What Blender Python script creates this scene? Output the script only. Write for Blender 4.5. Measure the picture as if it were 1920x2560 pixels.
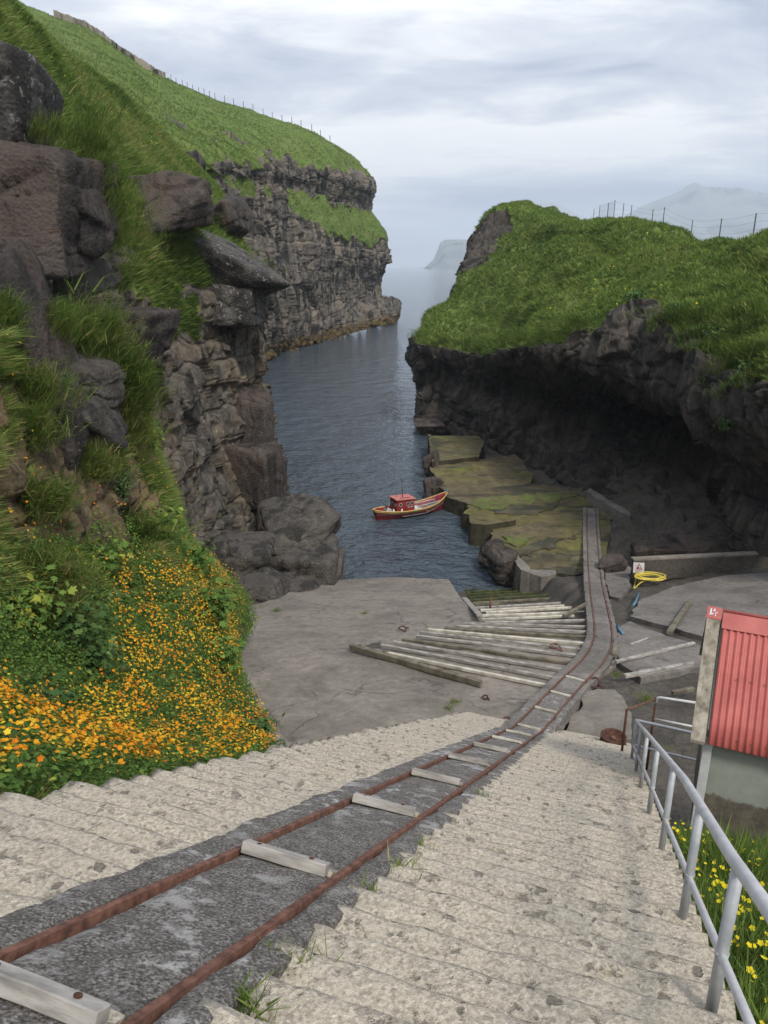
import bpy, bmesh, math, random
import numpy as np
from mathutils import Vector, Matrix

for o in list(bpy.data.objects):
    bpy.data.objects.remove(o)
SC = bpy.context.scene
COL = SC.collection
R = math.radians

# ------------------------------------------------------------------ camera
EYE = 20.0                       # metres above the water
FPX, HORIZON = 1850.0, 665.0     # focal length and horizon row of the photograph, in its own pixels
PITCH = math.atan((1280 - HORIZON) / FPX)
CP, SP = math.cos(PITCH), math.sin(PITCH)
cam = bpy.data.cameras.new('camera')
cam.sensor_fit = 'VERTICAL'
cam.sensor_height = 32.0
cam.lens = 32.0 * FPX / 2560.0
cam.clip_start, cam.clip_end = 0.05, 90000.0
camo = bpy.data.objects.new('camera', cam)
COL.objects.link(camo)
camo.location = (0, 0, EYE)
camo.rotation_euler = (math.pi / 2 - PITCH, 0, 0)
SC.camera = camo

# ------------------------------------------------------------------ sky and sun
SUN_EL, SUN_AZ = R(50), R(152)          # azimuth measured clockwise from +Y (view direction)
SUN_POWER, SUN_ANGLE = 2.1, R(11)
SC.view_settings.view_transform = 'Standard'
SC.view_settings.look = 'None'
SC.view_settings.exposure = 0.58
SC.view_settings.gamma = 1.0
SC.view_settings.use_curve_mapping = False
SC.cycles.use_denoising = True
SC.cycles.max_bounces = 6
SC.cycles.diffuse_bounces = 3
SC.cycles.glossy_bounces = 3
SC.cycles.transmission_bounces = 3
SC.cycles.volume_bounces = 1
SC.cycles.transparent_max_bounces = 8
SC.cycles.caustics_reflective = False
SC.cycles.caustics_refractive = False

world = bpy.data.worlds.new('World')
SC.world = world
world.use_nodes = True
wt = world.node_tree
wt.nodes.clear()


def node(nt, typ, **kw):
    n = nt.nodes.new(typ)
    for k, v in kw.items():
        if k == 'inp':
            for i, val in v.items():
                if hasattr(val, 'is_linked'):
                    nt.links.new(val, n.inputs[i])
                else:
                    n.inputs[i].default_value = val
        else:
            setattr(n, k, v)
    return n


def vmath(nt, op, a, b=None):
    n = node(nt, 'ShaderNodeVectorMath', operation=op, inp={0: a})
    if b is not None:
        if hasattr(b, 'is_linked'):
            nt.links.new(b, n.inputs[1])
        else:
            n.inputs[1].default_value = b
    return n.outputs[0]


def fmath(nt, op, a, b=0.0, clamp=False):
    return node(nt, 'ShaderNodeMath', operation=op, use_clamp=clamp, inp={0: a, 1: b}).outputs[0]


def noise(nt, vec, scale, detail=4.0, rough=0.55, dist=0.0):
    return node(nt, 'ShaderNodeTexNoise', inp={'Vector': vec, 'Scale': scale, 'Detail': detail, 'Roughness': rough, 'Distortion': dist}).outputs[0]


def voro(nt, vec, scale, feature='F1', out='Distance', rnd=1.0):
    n = node(nt, 'ShaderNodeTexVoronoi', feature=feature, inp={'Vector': vec, 'Scale': scale, 'Randomness': rnd})
    return n.outputs[out]


def ramp(nt, fac, stops, interp='LINEAR'):
    n = node(nt, 'ShaderNodeValToRGB', inp={0: fac})
    cr = n.color_ramp
    cr.interpolation = interp
    while len(cr.elements) < len(stops):
        cr.elements.new(0.5)
    for e, (p, c) in zip(cr.elements, stops):
        e.position = p
        e.color = (c, c, c, 1) if not hasattr(c, '__len__') else (*c[:3], 1)
    return n.outputs[0]


def mix(nt, fac, a, b, blend='MIX'):
    n = node(nt, 'ShaderNodeMix', data_type='RGBA', blend_type=blend)
    for i, v in ((0, fac), (6, a), (7, b)):
        if hasattr(v, 'is_linked'):
            nt.links.new(v, n.inputs[i])
        elif i == 0:
            n.inputs[0].default_value = v
        else:
            n.inputs[i].default_value = (*v[:3], 1)
    return n.outputs[2]


def bump(nt, h, strength, dist, normal=None):
    n = node(nt, 'ShaderNodeBump', inp={'Height': h, 'Strength': strength, 'Distance': dist})
    if normal is not None:
        nt.links.new(normal, n.inputs['Normal'])
    return n.outputs[0]


def scaled(nt, vec, s):
    return vmath(nt, 'MULTIPLY', vec, s)


# overcast sky: clear-sky radiance seen through broken layers of cloud
sky = node(wt, 'ShaderNodeTexSky', sky_type='NISHITA', sun_disc=False)
sky.sun_elevation = SUN_EL
sky.sun_rotation = SUN_AZ
skyc = vmath(wt, 'MULTIPLY', sky.outputs[0], (0.075, 0.075, 0.075))
tc = node(wt, 'ShaderNodeTexCoord').outputs['Generated']
sep = node(wt, 'ShaderNodeSeparateXYZ', inp={0: tc})
den = fmath(wt, 'ADD', fmath(wt, 'MAXIMUM', sep.outputs[2], 0.0), 0.16)
flat = node(wt, 'ShaderNodeCombineXYZ', inp={0: fmath(wt, 'DIVIDE', sep.outputs[0], den), 1: fmath(wt, 'DIVIDE', sep.outputs[1], den), 2: 0.0}).outputs[0]
flat = vmath(wt, 'ADD', flat, (3.7, 1.2, 0.0))
n1 = noise(wt, scaled(wt, flat, (0.55, 0.9, 1)), 0.75, 5, 0.5, 0.8)
n2 = noise(wt, scaled(wt, flat, (0.8, 1.35, 1)), 2.1, 8, 0.6, 0.5)
nn = fmath(wt, 'ADD', fmath(wt, 'MULTIPLY', n1, 0.66), fmath(wt, 'MULTIPLY', n2, 0.34))
cloud = ramp(wt, nn, [(0.38, (0.20, 0.245, 0.36)), (0.46, (0.40, 0.44, 0.55)), (0.53, (0.63, 0.66, 0.73)), (0.60, (1.05, 1.04, 1.00))])
cover = ramp(wt, n2, [(0.45, 1.0), (0.75, 0.85)])
skymix = mix(wt, cover, skyc, cloud)
# an overcast sky brightens evenly from the horizon to the zenith
zen = fmath(wt, 'ADD', 0.70, fmath(wt, 'MULTIPLY', fmath(wt, 'MAXIMUM', sep.outputs[2], 0.0), 0.80))
bg = node(wt, 'ShaderNodeBackground', inp={0: skymix, 1: zen})
wo = node(wt, 'ShaderNodeOutputWorld')
wt.links.new(bg.outputs[0], wo.inputs[0])

sun = bpy.data.lights.new('sun', 'SUN')
sun.energy, sun.angle, sun.color = SUN_POWER, SUN_ANGLE, (1.0, 0.95, 0.87)
suno = bpy.data.objects.new('sun', sun)
COL.objects.link(suno)
sd = Vector((math.cos(SUN_EL) * math.sin(SUN_AZ), math.cos(SUN_EL) * math.cos(SUN_AZ), math.sin(SUN_EL)))
suno.rotation_euler = sd.to_track_quat('Z', 'Y').to_euler()
suno.location = sd * 100

# ------------------------------------------------------------------ survey helpers: pixel of the photograph -> place
rng = np.random.default_rng(7)
random.seed(7)


def rays(px, py):
    px, py = np.asarray(px, float), np.asarray(py, float)
    u, v = (px - 960) / FPX, (py - 1280) / FPX
    return np.stack([u, CP - v * SP, -SP - v * CP], -1)


def at(px, py, Y):
    r = rays(px, py)
    q = r * (np.asarray(Y, float) / r[..., 1])[..., None]
    q[..., 2] += EYE
    return q


def at_z(px, py, Z):
    r = rays(px, py)
    q = r * ((np.asarray(Z, float) - EYE) / r[..., 2])[..., None]
    q[..., 2] += EYE
    return q


def project(P):
    x, y, z = P[..., 0], P[..., 1], P[..., 2] - EYE
    dep = y * CP - z * SP
    return 960 + FPX * x / dep, 1280 - FPX * (y * SP + z * CP) / dep


TH = R(19)
DT = np.array([math.sin(TH), math.cos(TH)])     # down the stairs
DW = np.array([math.cos(TH), -math.sin(TH)])    # to the right across them
H0, SLOPE, T_END = 1.75, 0.58, 18.6


def wt2xy(w, t):
    return np.array([w * DW[0] + t * DT[0], w * DW[1] + t * DT[1]])


def stair_z(t):
    return EYE - H0 - SLOPE * t


_gy = [0, 10, 17.5, 26, 36, 42, 47, 60, 120]
_gz = [9.0, 8.3, 7.45, 5.95, 3.35, 1.95, 1.35, 1.3, 1.3]


def G(y):
    return np.interp(y, _gy, _gz)


def slip_z(y):
    return np.interp(y, [0, 28, 31, 44, 60], [9.0, 5.3, 4.45, -0.05, -4.5])


def hit(px, py, fn=G):
    lo, hi = 3.0, 140.0
    r = rays(px, py)
    for _ in range(60):
        m = (lo + hi) / 2
        z = EYE + r[2] * m / r[1]
        if z > fn(m):
            lo = m
        else:
            hi = m
    return r * (lo / r[1]) + np.array([0, 0, EYE])


# ------------------------------------------------------------------ numpy noise
def _h(ix, iy, iz, seed):
    h = (ix.astype(np.int64) * 374761393 + iy.astype(np.int64) * 668265263 + iz.astype(np.int64) * 2147483647 + seed * 1274126177) & 0xFFFFFFFF
    h = ((h ^ (h >> 13)) * 1274126177) & 0xFFFFFFFF
    h = ((h ^ (h >> 16)) * 2246822519) & 0xFFFFFFFF
    return ((h ^ (h >> 15)) & 0xFFFFFF) / float(0xFFFFFF)


def perlin(P, seed=0):
    i = np.floor(P).astype(np.int64)
    f = P - i
    u = f * f * f * (f * (f * 6 - 15) + 10)
    out = 0
    for dx in (0, 1):
        wx = u[..., 0] if dx else 1 - u[..., 0]
        for dy in (0, 1):
            wy = u[..., 1] if dy else 1 - u[..., 1]
            for dz in (0, 1):
                wz = u[..., 2] if dz else 1 - u[..., 2]
                a, b, c = i[..., 0] + dx, i[..., 1] + dy, i[..., 2] + dz
                g = (_h(a, b, c, seed) * 2 - 1) * (f[..., 0] - dx) + (_h(a, b, c, seed + 11) * 2 - 1) * (f[..., 1] - dy) + (_h(a, b, c, seed + 23) * 2 - 1) * (f[..., 2] - dz)
                out = out + wx * wy * wz * g
    return out * 1.3


def fbm(P, scale, octs=4, seed=0, gain=0.5, ani=(1, 1, 1)):
    Q = P * np.array(ani) * scale
    a, s, tot = 1.0, 0, 0
    for k in range(octs):
        s = s + a * perlin(Q + 17.3 * k, seed + k * 31)
        tot += a
        a *= gain
        Q = Q * 2.03
    return s / tot * 1.6


def cells(P, scale, seed=0, ani=(1, 1, 1), facets=False):
    Q = P * np.array(ani) * scale
    i = np.floor(Q).astype(np.int64)
    f1 = np.full(Q.shape[:-1], 9.0)
    f2 = f1.copy()
    cid = np.zeros_like(f1)
    off = np.zeros_like(Q)
    for dx in (-1, 0, 1):
        for dy in (-1, 0, 1):
            for dz in (-1, 0, 1):
                a, b, c = i[..., 0] + dx, i[..., 1] + dy, i[..., 2] + dz
                q = np.stack([a + _h(a, b, c, seed), b + _h(a, b, c, seed + 5), c + _h(a, b, c, seed + 9)], -1)
                d = np.linalg.norm(Q - q, axis=-1)
                idn = _h(a, b, c, seed + 77)
                closer = d < f1
                f2 = np.where(closer, f1, np.minimum(f2, d))
                cid = np.where(closer, idn, cid)
                f1 = np.where(closer, d, f1)
                if facets:
                    off = np.where(closer[..., None], Q - q, off)
    if facets:          # every cell is a plane with its own tilt
        k = (cid * 1e6).astype(np.int64)
        tilt = sum((_h(k, k * 0 + j, k * 0, seed + 3) * 2 - 1) * off[..., j] for j in range(3))
        return f1, f2, cid, tilt
    return f1, f2, cid


def sstep(a, b, x):
    t = np.clip((x - a) / (b - a), 0, 1)
    return t * t * (3 - 2 * t)


# ------------------------------------------------------------------ objects
def tag(o, label, cat=None, group=None, kind=None):
    o['label'] = label
    if cat:
        o['category'] = cat
    if group:
        o['group'] = group
    if kind:
        o['kind'] = kind
    return o


def link(name, me, m=None, parent=None):
    o = bpy.data.objects.new(name, me)
    COL.objects.link(o)
    if m is not None and me is not None and not me.materials:
        me.materials.append(m)
    if parent is not None:
        o.parent = parent
    return o


def empty(name, loc=(0, 0, 0)):
    o = bpy.data.objects.new(name, None)
    o.empty_display_size = 0.2
    COL.objects.link(o)
    o.location = loc
    return o


def np_mesh(name, V, Fc, smooth=True, attrs=None):
    V = np.ascontiguousarray(V, np.float32).reshape(-1, 3)
    Fc = np.ascontiguousarray(Fc, np.int32)
    k = Fc.shape[1]
    me = bpy.data.meshes.new(name)
    me.vertices.add(len(V))
    me.vertices.foreach_set('co', V.ravel())
    me.loops.add(Fc.size)
    me.loops.foreach_set('vertex_index', Fc.ravel())
    me.polygons.add(len(Fc))
    me.polygons.foreach_set('loop_start', np.arange(0, Fc.size, k, dtype=np.int32))
    me.polygons.foreach_set('use_smooth', np.full(len(Fc), smooth))
    if attrs:
        for an, av in attrs.items():
            at_ = me.attributes.new(an, 'FLOAT', 'POINT')
            at_.data.foreach_set('value', np.ascontiguousarray(av, np.float32).ravel())
    me.update(calc_edges=True)
    return me


def grid_faces(nu, nv, flip=False):
    a = np.arange(nu * nv).reshape(nu, nv)
    f = np.stack([a[:-1, :-1], a[1:, :-1], a[1:, 1:], a[:-1, 1:]], -1).reshape(-1, 4)
    return f[:, ::-1] if flip else f


class MB:
    """collects simple solids into one mesh, in world or local coordinates"""

    def __init__(self):
        self.bm = bmesh.new()

    def box(self, c, size, M=None, bevel=0.0):
        r = bmesh.ops.create_cube(self.bm, size=1.0)
        vs = r['verts']
        T = Matrix.Translation(Vector(c)) @ (M or Matrix.Identity(4)) @ Matrix.Diagonal((*size, 1))
        bmesh.ops.transform(self.bm, matrix=T, verts=vs)
        if bevel:
            es = list({e for v in vs for e in v.link_edges})
            bmesh.ops.bevel(self.bm, geom=es, offset=bevel, segments=1, affect='EDGES')
        return self

    def bar(self, a, b, w, h, up=(0, 0, 1), bevel=0.0):
        a, b = Vector(a), Vector(b)
        d = (b - a)
        L = d.length
        x = d.normalized()
        y = Vector(up).cross(x).normalized()
        z = x.cross(y)
        M = Matrix((x, y, z)).transposed().to_4x4()
        return self.box((a + b) / 2, (L, w, h), M, bevel)

    def tube(self, pts, r, n=8, caps=True):
        pts = [Vector(p) for p in pts]
        rs = r if hasattr(r, '__len__') else [r] * len(pts)
        rings = []
        prev = None
        for i, p in enumerate(pts):
            t = (pts[min(i + 1, len(pts) - 1)] - pts[max(i - 1, 0)]).normalized()
            if prev is None:
                a = Vector((0, 0, 1)) if abs(t.z) < 0.9 else Vector((1, 0, 0))
                x = a.cross(t).normalized()
            else:
                x = (prev - t * prev.dot(t)).normalized()
            prev = x
            y = t.cross(x)
            rings.append([self.bm.verts.new(p + (x * math.cos(2 * math.pi * k / n) + y * math.sin(2 * math.pi * k / n)) * rs[i]) for k in range(n)])
        for a, b in zip(rings, rings[1:]):
            for k in range(n):
                f = self.bm.faces.new((a[k], a[(k + 1) % n], b[(k + 1) % n], b[k]))
                f.smooth = True
        if caps:
            self.bm.faces.new(rings[0][::-1])
            self.bm.faces.new(rings[-1])
        return self

    def poly(self, pts):
        self.bm.faces.new([self.bm.verts.new(Vector(p)) for p in pts])
        return self

    def prism(self, pts, off):
        a = [self.bm.verts.new(Vector(p)) for p in pts]
        b = [self.bm.verts.new(Vector(p) + Vector(off)) for p in pts]
        self.bm.faces.new(a[::-1])
        self.bm.faces.new(b)
        for i in range(len(a)):
            j = (i + 1) % len(a)
            self.bm.faces.new((a[i], a[j], b[j], b[i]))
        return self

    def jitter(self, amp, scale=3.0, seed=1):
        co = np.array([v.co[:] for v in self.bm.verts])
        d = np.stack([fbm(co + 9.1 * k, scale, 2, seed + k) for k in range(3)], -1) * amp
        for v, q in zip(self.bm.verts, d):
            v.co += Vector(q)
        return self

    def subdiv(self, n=1):
        bmesh.ops.subdivide_edges(self.bm, edges=list(self.bm.edges), cuts=n, use_grid_fill=True)
        return self

    def mesh(self, name):
        bmesh.ops.recalc_face_normals(self.bm, faces=list(self.bm.faces))
        me = bpy.data.meshes.new(name)
        self.bm.to_mesh(me)
        self.bm.free()
        return me

    def build(self, name, m, parent=None):
        return link(name, self.mesh(name), m, parent)


# ------------------------------------------------------------------ materials
def new_mat(name, rough=0.9, spec=0.25):
    m = bpy.data.materials.new(name)
    m.use_nodes = True
    nt = m.node_tree
    b = nt.nodes['Principled BSDF']
    b.inputs['Roughness'].default_value = rough
    b.inputs['Specular IOR Level'].default_value = spec
    pos = node(nt, 'ShaderNodeNewGeometry').outputs['Position']
    return m, nt, b, pos


def setc(nt, b, c, n=None):
    if hasattr(c, 'is_linked'):
        nt.links.new(c, b.inputs['Base Color'])
    else:
        b.inputs['Base Color'].default_value = (*c, 1)
    if n is not None:
        nt.links.new(n, b.inputs['Normal'])


def attr(nt, name):
    return node(nt, 'ShaderNodeAttribute', attribute_name=name).outputs['Fac']


def simple(name, c1, c2, scale=6, rough=0.7, bstr=0.3, bdist=0.01, spec=0.3, metal=0.0, ani=(1, 1, 1), det=5):
    m, nt, b, pos = new_mat(name, rough, spec)
    p = scaled(nt, pos, ani)
    n = noise(nt, p, scale, det, 0.6)
    setc(nt, b, ramp(nt, n, [(0.35, c1), (0.65, c2)]), bump(nt, noise(nt, p, scale * 4, 4), bstr, bdist))
    b.inputs['Metallic'].default_value = metal
    return m


def rock_colour(nt, pos, dark, mid, pale, warm, streak=0.5, lichen=0.62, sc=1.0, wet=0.7):
    big = noise(nt, pos, 0.22 * sc, 4, 0.6)
    med = noise(nt, pos, 1.6 * sc, 6, 0.65, 0.3)
    col = ramp(nt, med, [(0.30, dark), (0.52, mid), (0.75, pale)])
    col = mix(nt, fmath(nt, 'MULTIPLY', ramp(nt, big, [(0.42, 0.0), (0.62, 1.0)]), 0.75), col, warm)
    st = noise(nt, scaled(nt, pos, (1.0, 1.0, 0.09)), 1.3 * sc, 5, 0.65, 0.8)
    col = mix(nt, fmath(nt, 'MULTIPLY', ramp(nt, st, [(0.52, 0.0), (0.66, 1.0)]), streak), col, (0.20, 0.175, 0.135))
    st2 = noise(nt, scaled(nt, vmath(nt, 'ADD', pos, (31, 7, 3)), (1.0, 1.0, 0.07)), 0.9 * sc, 4, 0.6, 0.6)
    col = mix(nt, fmath(nt, 'MULTIPLY', ramp(nt, st2, [(0.50, 0.0), (0.60, 1.0)]), wet), col, (0.022, 0.021, 0.020))
    li = noise(nt, pos, 3.3 * sc, 6, 0.7)
    col = mix(nt, ramp(nt, li, [(lichen, 0.0), (lichen + 0.05, 0.75)]), col, (0.42, 0.40, 0.36))
    return col


def grass_colour(nt, pos, a=(0.066, 0.112, 0.020), b=(0.138, 0.200, 0.036), c=(0.225, 0.245, 0.075)):
    n1_ = noise(nt, pos, 0.16, 5, 0.6)
    n2_ = noise(nt, pos, 1.4, 5, 0.65)
    n3_ = noise(nt, scaled(nt, pos, (1, 1, 0.4)), 7.0, 3, 0.6)
    col = ramp(nt, n2_, [(0.3, a), (0.62, b)])
    col = mix(nt, fmath(nt, 'MULTIPLY', ramp(nt, n1_, [(0.45, 0.0), (0.68, 1.0)]), 0.5), col, c)
    return mix(nt, 0.35, col, ramp(nt, n3_, [(0.35, (0.03, 0.055, 0.012)), (0.65, (0.14, 0.19, 0.045))]))


def cliff_material(name, dark=(0.022, 0.020, 0.018), mid=(0.055, 0.048, 0.042), pale=(0.11, 0.098, 0.085), warm=(0.095, 0.075, 0.055), streak=0.5, lichen=0.63, sc=1.0, soil=(0.12, 0.085, 0.045), ga=None, wet=0.7):
    m, nt, b, pos = new_mat(name, 0.92, 0.2)
    rc = rock_colour(nt, pos, dark, mid, pale, warm, streak, lichen, sc, wet)
    gc = grass_colour(nt, pos, *(ga or ()))
    g = attr(nt, 'grass')
    edge = fmath(nt, 'ADD', g, fmath(nt, 'MULTIPLY', fmath(nt, 'SUBTRACT', noise(nt, pos, 2.2, 5, 0.7), 0.5), 0.7))
    col = mix(nt, ramp(nt, edge, [(0.36, 0.0), (0.46, 1.0)]), rc, soil)
    col = mix(nt, ramp(nt, edge, [(0.44, 0.0), (0.54, 1.0)]), col, gc)
    moss = fmath(nt, 'MULTIPLY', ramp(nt, noise(nt, pos, 0.9, 5, 0.65), [(0.60, 0.0), (0.68, 0.7)]), attr(nt, 'moss'))
    col = mix(nt, moss, col, (0.085, 0.105, 0.022))
    kelp = fmath(nt, 'MULTIPLY', attr(nt, 'kelp'), 0.85)
    col = mix(nt, kelp, col, ramp(nt, noise(nt, pos, 0.8, 6, 0.7), [(0.36, (0.035, 0.024, 0.014)), (0.52, (0.105, 0.066, 0.022)), (0.64, (0.19, 0.135, 0.035))]))
    h = fmath(nt, 'ADD', noise(nt, pos, 2.6 * sc, 9, 0.68), fmath(nt, 'MULTIPLY', voro(nt, pos, 1.2 * sc, 'DISTANCE_TO_EDGE'), 0.35))
    setc(nt, b, col, bump(nt, h, 0.9, 0.22 / sc))
    return m


M = {}
M['cliff_far'] = cliff_material('basalt_and_turf_far', wet=0.9, streak=0.75, sc=0.55, lichen=0.66, dark=(0.038, 0.036, 0.036), mid=(0.090, 0.081, 0.072), pale=(0.189, 0.167, 0.145), warm=(0.203, 0.167, 0.123))
M['cliff_near'] = cliff_material('basalt_and_turf_near', sc=1.0, streak=0.7, lichen=0.64, dark=(0.039, 0.035, 0.032), mid=(0.099, 0.087, 0.075), pale=(0.203, 0.177, 0.147), warm=(0.188, 0.143, 0.093))
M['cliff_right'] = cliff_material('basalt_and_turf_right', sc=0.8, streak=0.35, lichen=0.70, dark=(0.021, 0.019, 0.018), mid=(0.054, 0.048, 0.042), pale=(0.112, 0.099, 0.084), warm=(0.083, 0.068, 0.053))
M['bank'] = cliff_material('earth_bank', sc=1.6, streak=0.2, lichen=0.7, dark=(0.039, 0.031, 0.021), mid=(0.117, 0.086, 0.049), pale=(0.208, 0.163, 0.091), warm=(0.195, 0.137, 0.065))


def boulder_material(name, dark, mid, pale, lichen, sc, warm=None, streak=0.15):
    m, nt, b, pos = new_mat(name, 0.9, 0.25)
    col = rock_colour(nt, pos, dark, mid, pale, warm or mid, streak, lichen, sc)
    h = fmath(nt, 'ADD', noise(nt, pos, 2.4 * sc, 12, 0.78), fmath(nt, 'MULTIPLY', voro(nt, pos, 9 * sc), 0.35))
    gr = noise(nt, pos, 12 * sc, 6, 0.75)
    col = mix(nt, 0.55, col, mix(nt, 1.0, col, ramp(nt, gr, [(0.3, 0.25), (0.5, 1.0), (0.7, 1.0)]), 'MULTIPLY'))
    col = mix(nt, ramp(nt, gr, [(0.62, 0.0), (0.74, 0.5)]), col, pale)
    setc(nt, b, col, bump(nt, h, 1.0, 0.26 / sc))
    return m


M['boulder_grey'] = boulder_material('boulder_grey', (0.060, 0.054, 0.046), (0.123, 0.109, 0.093), (0.203, 0.183, 0.150), 0.665, 1.0)
M['boulder_dark'] = boulder_material('boulder_dark', (0.036, 0.030, 0.027), (0.090, 0.075, 0.066), (0.173, 0.147, 0.128), 0.66, 1.0, (0.128, 0.093, 0.075))
M['boulder_white'] = boulder_material('boulder_lichen', (0.045, 0.041, 0.038), (0.112, 0.102, 0.090), (0.225, 0.210, 0.188), 0.585, 0.9)


def blade_material(name, cols, trans=0.25):
    m, nt, b, pos = new_mat(name, 0.75, 0.2)
    t = attr(nt, 'tint')
    setc(nt, b, ramp(nt, t, cols))
    tr = node(nt, 'ShaderNodeBsdfTranslucent')
    nt.links.new(ramp(nt, t, cols), tr.inputs[0])
    ms = node(nt, 'ShaderNodeMixShader', inp={0: trans})
    nt.links.new(b.outputs[0], ms.inputs[1])
    nt.links.new(tr.outputs[0], ms.inputs[2])
    nt.links.new(ms.outputs[0], nt.nodes['Material Output'].inputs[0])
    return m


M['blades'] = blade_material('grass_blades', [(0.0, (0.058, 0.105, 0.020)), (0.45, (0.125, 0.200, 0.036)), (0.75, (0.205, 0.265, 0.062)), (1.0, (0.37, 0.30, 0.13))])
M['blades_far'] = blade_material('grass_blades_far', [(0.0, (0.062, 0.112, 0.020)), (0.5, (0.130, 0.205, 0.036)), (0.85, (0.20, 0.265, 0.058)), (1.0, (0.31, 0.29, 0.10))])
M['leaf'] = blade_material('leaves', [(0.0, (0.045, 0.095, 0.020)), (0.45, (0.100, 0.185, 0.036)), (0.85, (0.175, 0.270, 0.055)), (1.0, (0.36, 0.38, 0.06))], 0.3)
M['leaf_dark'] = blade_material('leaves_dark', [(0.0, (0.032, 0.072, 0.022)), (0.5, (0.068, 0.135, 0.038)), (1.0, (0.15, 0.225, 0.065))], 0.25)
M['petal'] = blade_material('petals', [(0.0, (0.66, 0.17, 0.012)), (0.4, (0.78, 0.31, 0.015)), (0.7, (0.80, 0.47, 0.03)), (1.0, (0.80, 0.62, 0.05))], 0.3)
M['petal_yellow'] = blade_material('petals_yellow', [(0.0, (0.72, 0.55, 0.012)), (1.0, (0.82, 0.70, 0.04))], 0.25)


def step_material():
    m, nt, b, pos = new_mat('worn_exposed_aggregate', 0.95, 0.15)
    big = noise(nt, pos, 0.9, 4, 0.6)
    fine = noise(nt, pos, 42, 4, 0.7)
    col = ramp(nt, fine, [(0.30, (0.33, 0.275, 0.205)), (0.5, (0.52, 0.455, 0.35)), (0.7, (0.70, 0.625, 0.50))])
    vc = node(nt, 'ShaderNodeTexVoronoi', feature='F1', inp={'Vector': pos, 'Scale': 46.0})
    peb = ramp(nt, node(nt, 'ShaderNodeSeparateColor', inp={0: vc.outputs['Color']}).outputs[0], [(0.55, 0.0), (0.9, 1.0)])
    col = mix(nt, fmath(nt, 'MULTIPLY', peb, 0.55), col, (0.25, 0.215, 0.17))
    col = mix(nt, fmath(nt, 'MULTIPLY', ramp(nt, big, [(0.35, 1.0), (0.6, 0.0)]), 0.30), col, (0.36, 0.33, 0.28))
    w1 = vmath(nt, 'ADD', pos, node(nt, 'ShaderNodeCombineXYZ', inp={0: fmath(nt, 'MULTIPLY', noise(nt, pos, 14, 3), 0.1), 1: fmath(nt, 'MULTIPLY', noise(nt, pos, 11, 3), 0.1), 2: 0.0}).outputs[0])
    d = voro(nt, w1, 3.7)
    pit = ramp(nt, d, [(0.11, 1.0), (0.15, 0.0)])
    pit2 = ramp(nt, voro(nt, vmath(nt, 'ADD', w1, (5, 3, 1)), 9.0), [(0.13, 1.0), (0.18, 0.0)])
    patch = ramp(nt, noise(nt, pos, 2.2, 3), [(0.42, 0.0), (0.6, 1.0)])
    dk = fmath(nt, 'MAXIMUM', pit, fmath(nt, 'MULTIPLY', pit2, patch))
    blot = ramp(nt, noise(nt, vmath(nt, 'ADD', pos, (2, 9, 4)), 6.5, 5, 0.7), [(0.58, 0.0), (0.66, 0.65)])
    dk = fmath(nt, 'MAXIMUM', fmath(nt, 'MULTIPLY', dk, 0.75), blot)
    col = mix(nt, dk, col, (0.13, 0.112, 0.088))
    yel = ramp(nt, noise(nt, vmath(nt, 'ADD', pos, (8, 1, 2)), 1.6, 6, 0.7), [(0.62, 0.0), (0.72, 0.55)])
    col = mix(nt, yel, col, (0.40, 0.33, 0.16))
    h = fmath(nt, 'SUBTRACT', fmath(nt, 'ADD', fine, fmath(nt, 'MULTIPLY', noise(nt, pos, 9, 4), 0.8)), dk)
    setc(nt, b, col, bump(nt, h, 0.9, 0.026))
    return m


def bed_material():
    m, nt, b, pos = new_mat('dark_rough_concrete', 0.95, 0.15)
    fine = noise(nt, pos, 55, 4, 0.75)
    med = noise(nt, pos, 7, 6, 0.7)
    col = ramp(nt, fine, [(0.36, (0.062, 0.056, 0.049)), (0.50, (0.215, 0.195, 0.172)), (0.64, (0.48, 0.44, 0.395))])
    col = mix(nt, ramp(nt, med, [(0.40, 0.55), (0.58, 0.0)]), col, (0.105, 0.096, 0.086))
    li = noise(nt, pos, 4.2, 8, 0.72)
    zone = ramp(nt, noise(nt, pos, 0.55, 2), [(0.42, 0.0), (0.60, 1.0)])
    lm = fmath(nt, 'MULTIPLY', ramp(nt, li, [(0.53, 0.0), (0.60, 1.0)]), zone)
    col = mix(nt, fmath(nt, 'MULTIPLY', lm, 0.85), col, (0.66, 0.64, 0.60))
    sp = ramp(nt, voro(nt, pos, 34), [(0.20, 1.0), (0.30, 0.0)])
    col = mix(nt, fmath(nt, 'MULTIPLY', sp, 0.5), col, (0.55, 0.53, 0.50))
    h = fmath(nt, 'ADD', fine, fmath(nt, 'MULTIPLY', med, 0.8))
    setc(nt, b, col, bump(nt, h, 1.0, 0.035))
    return m


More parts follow.
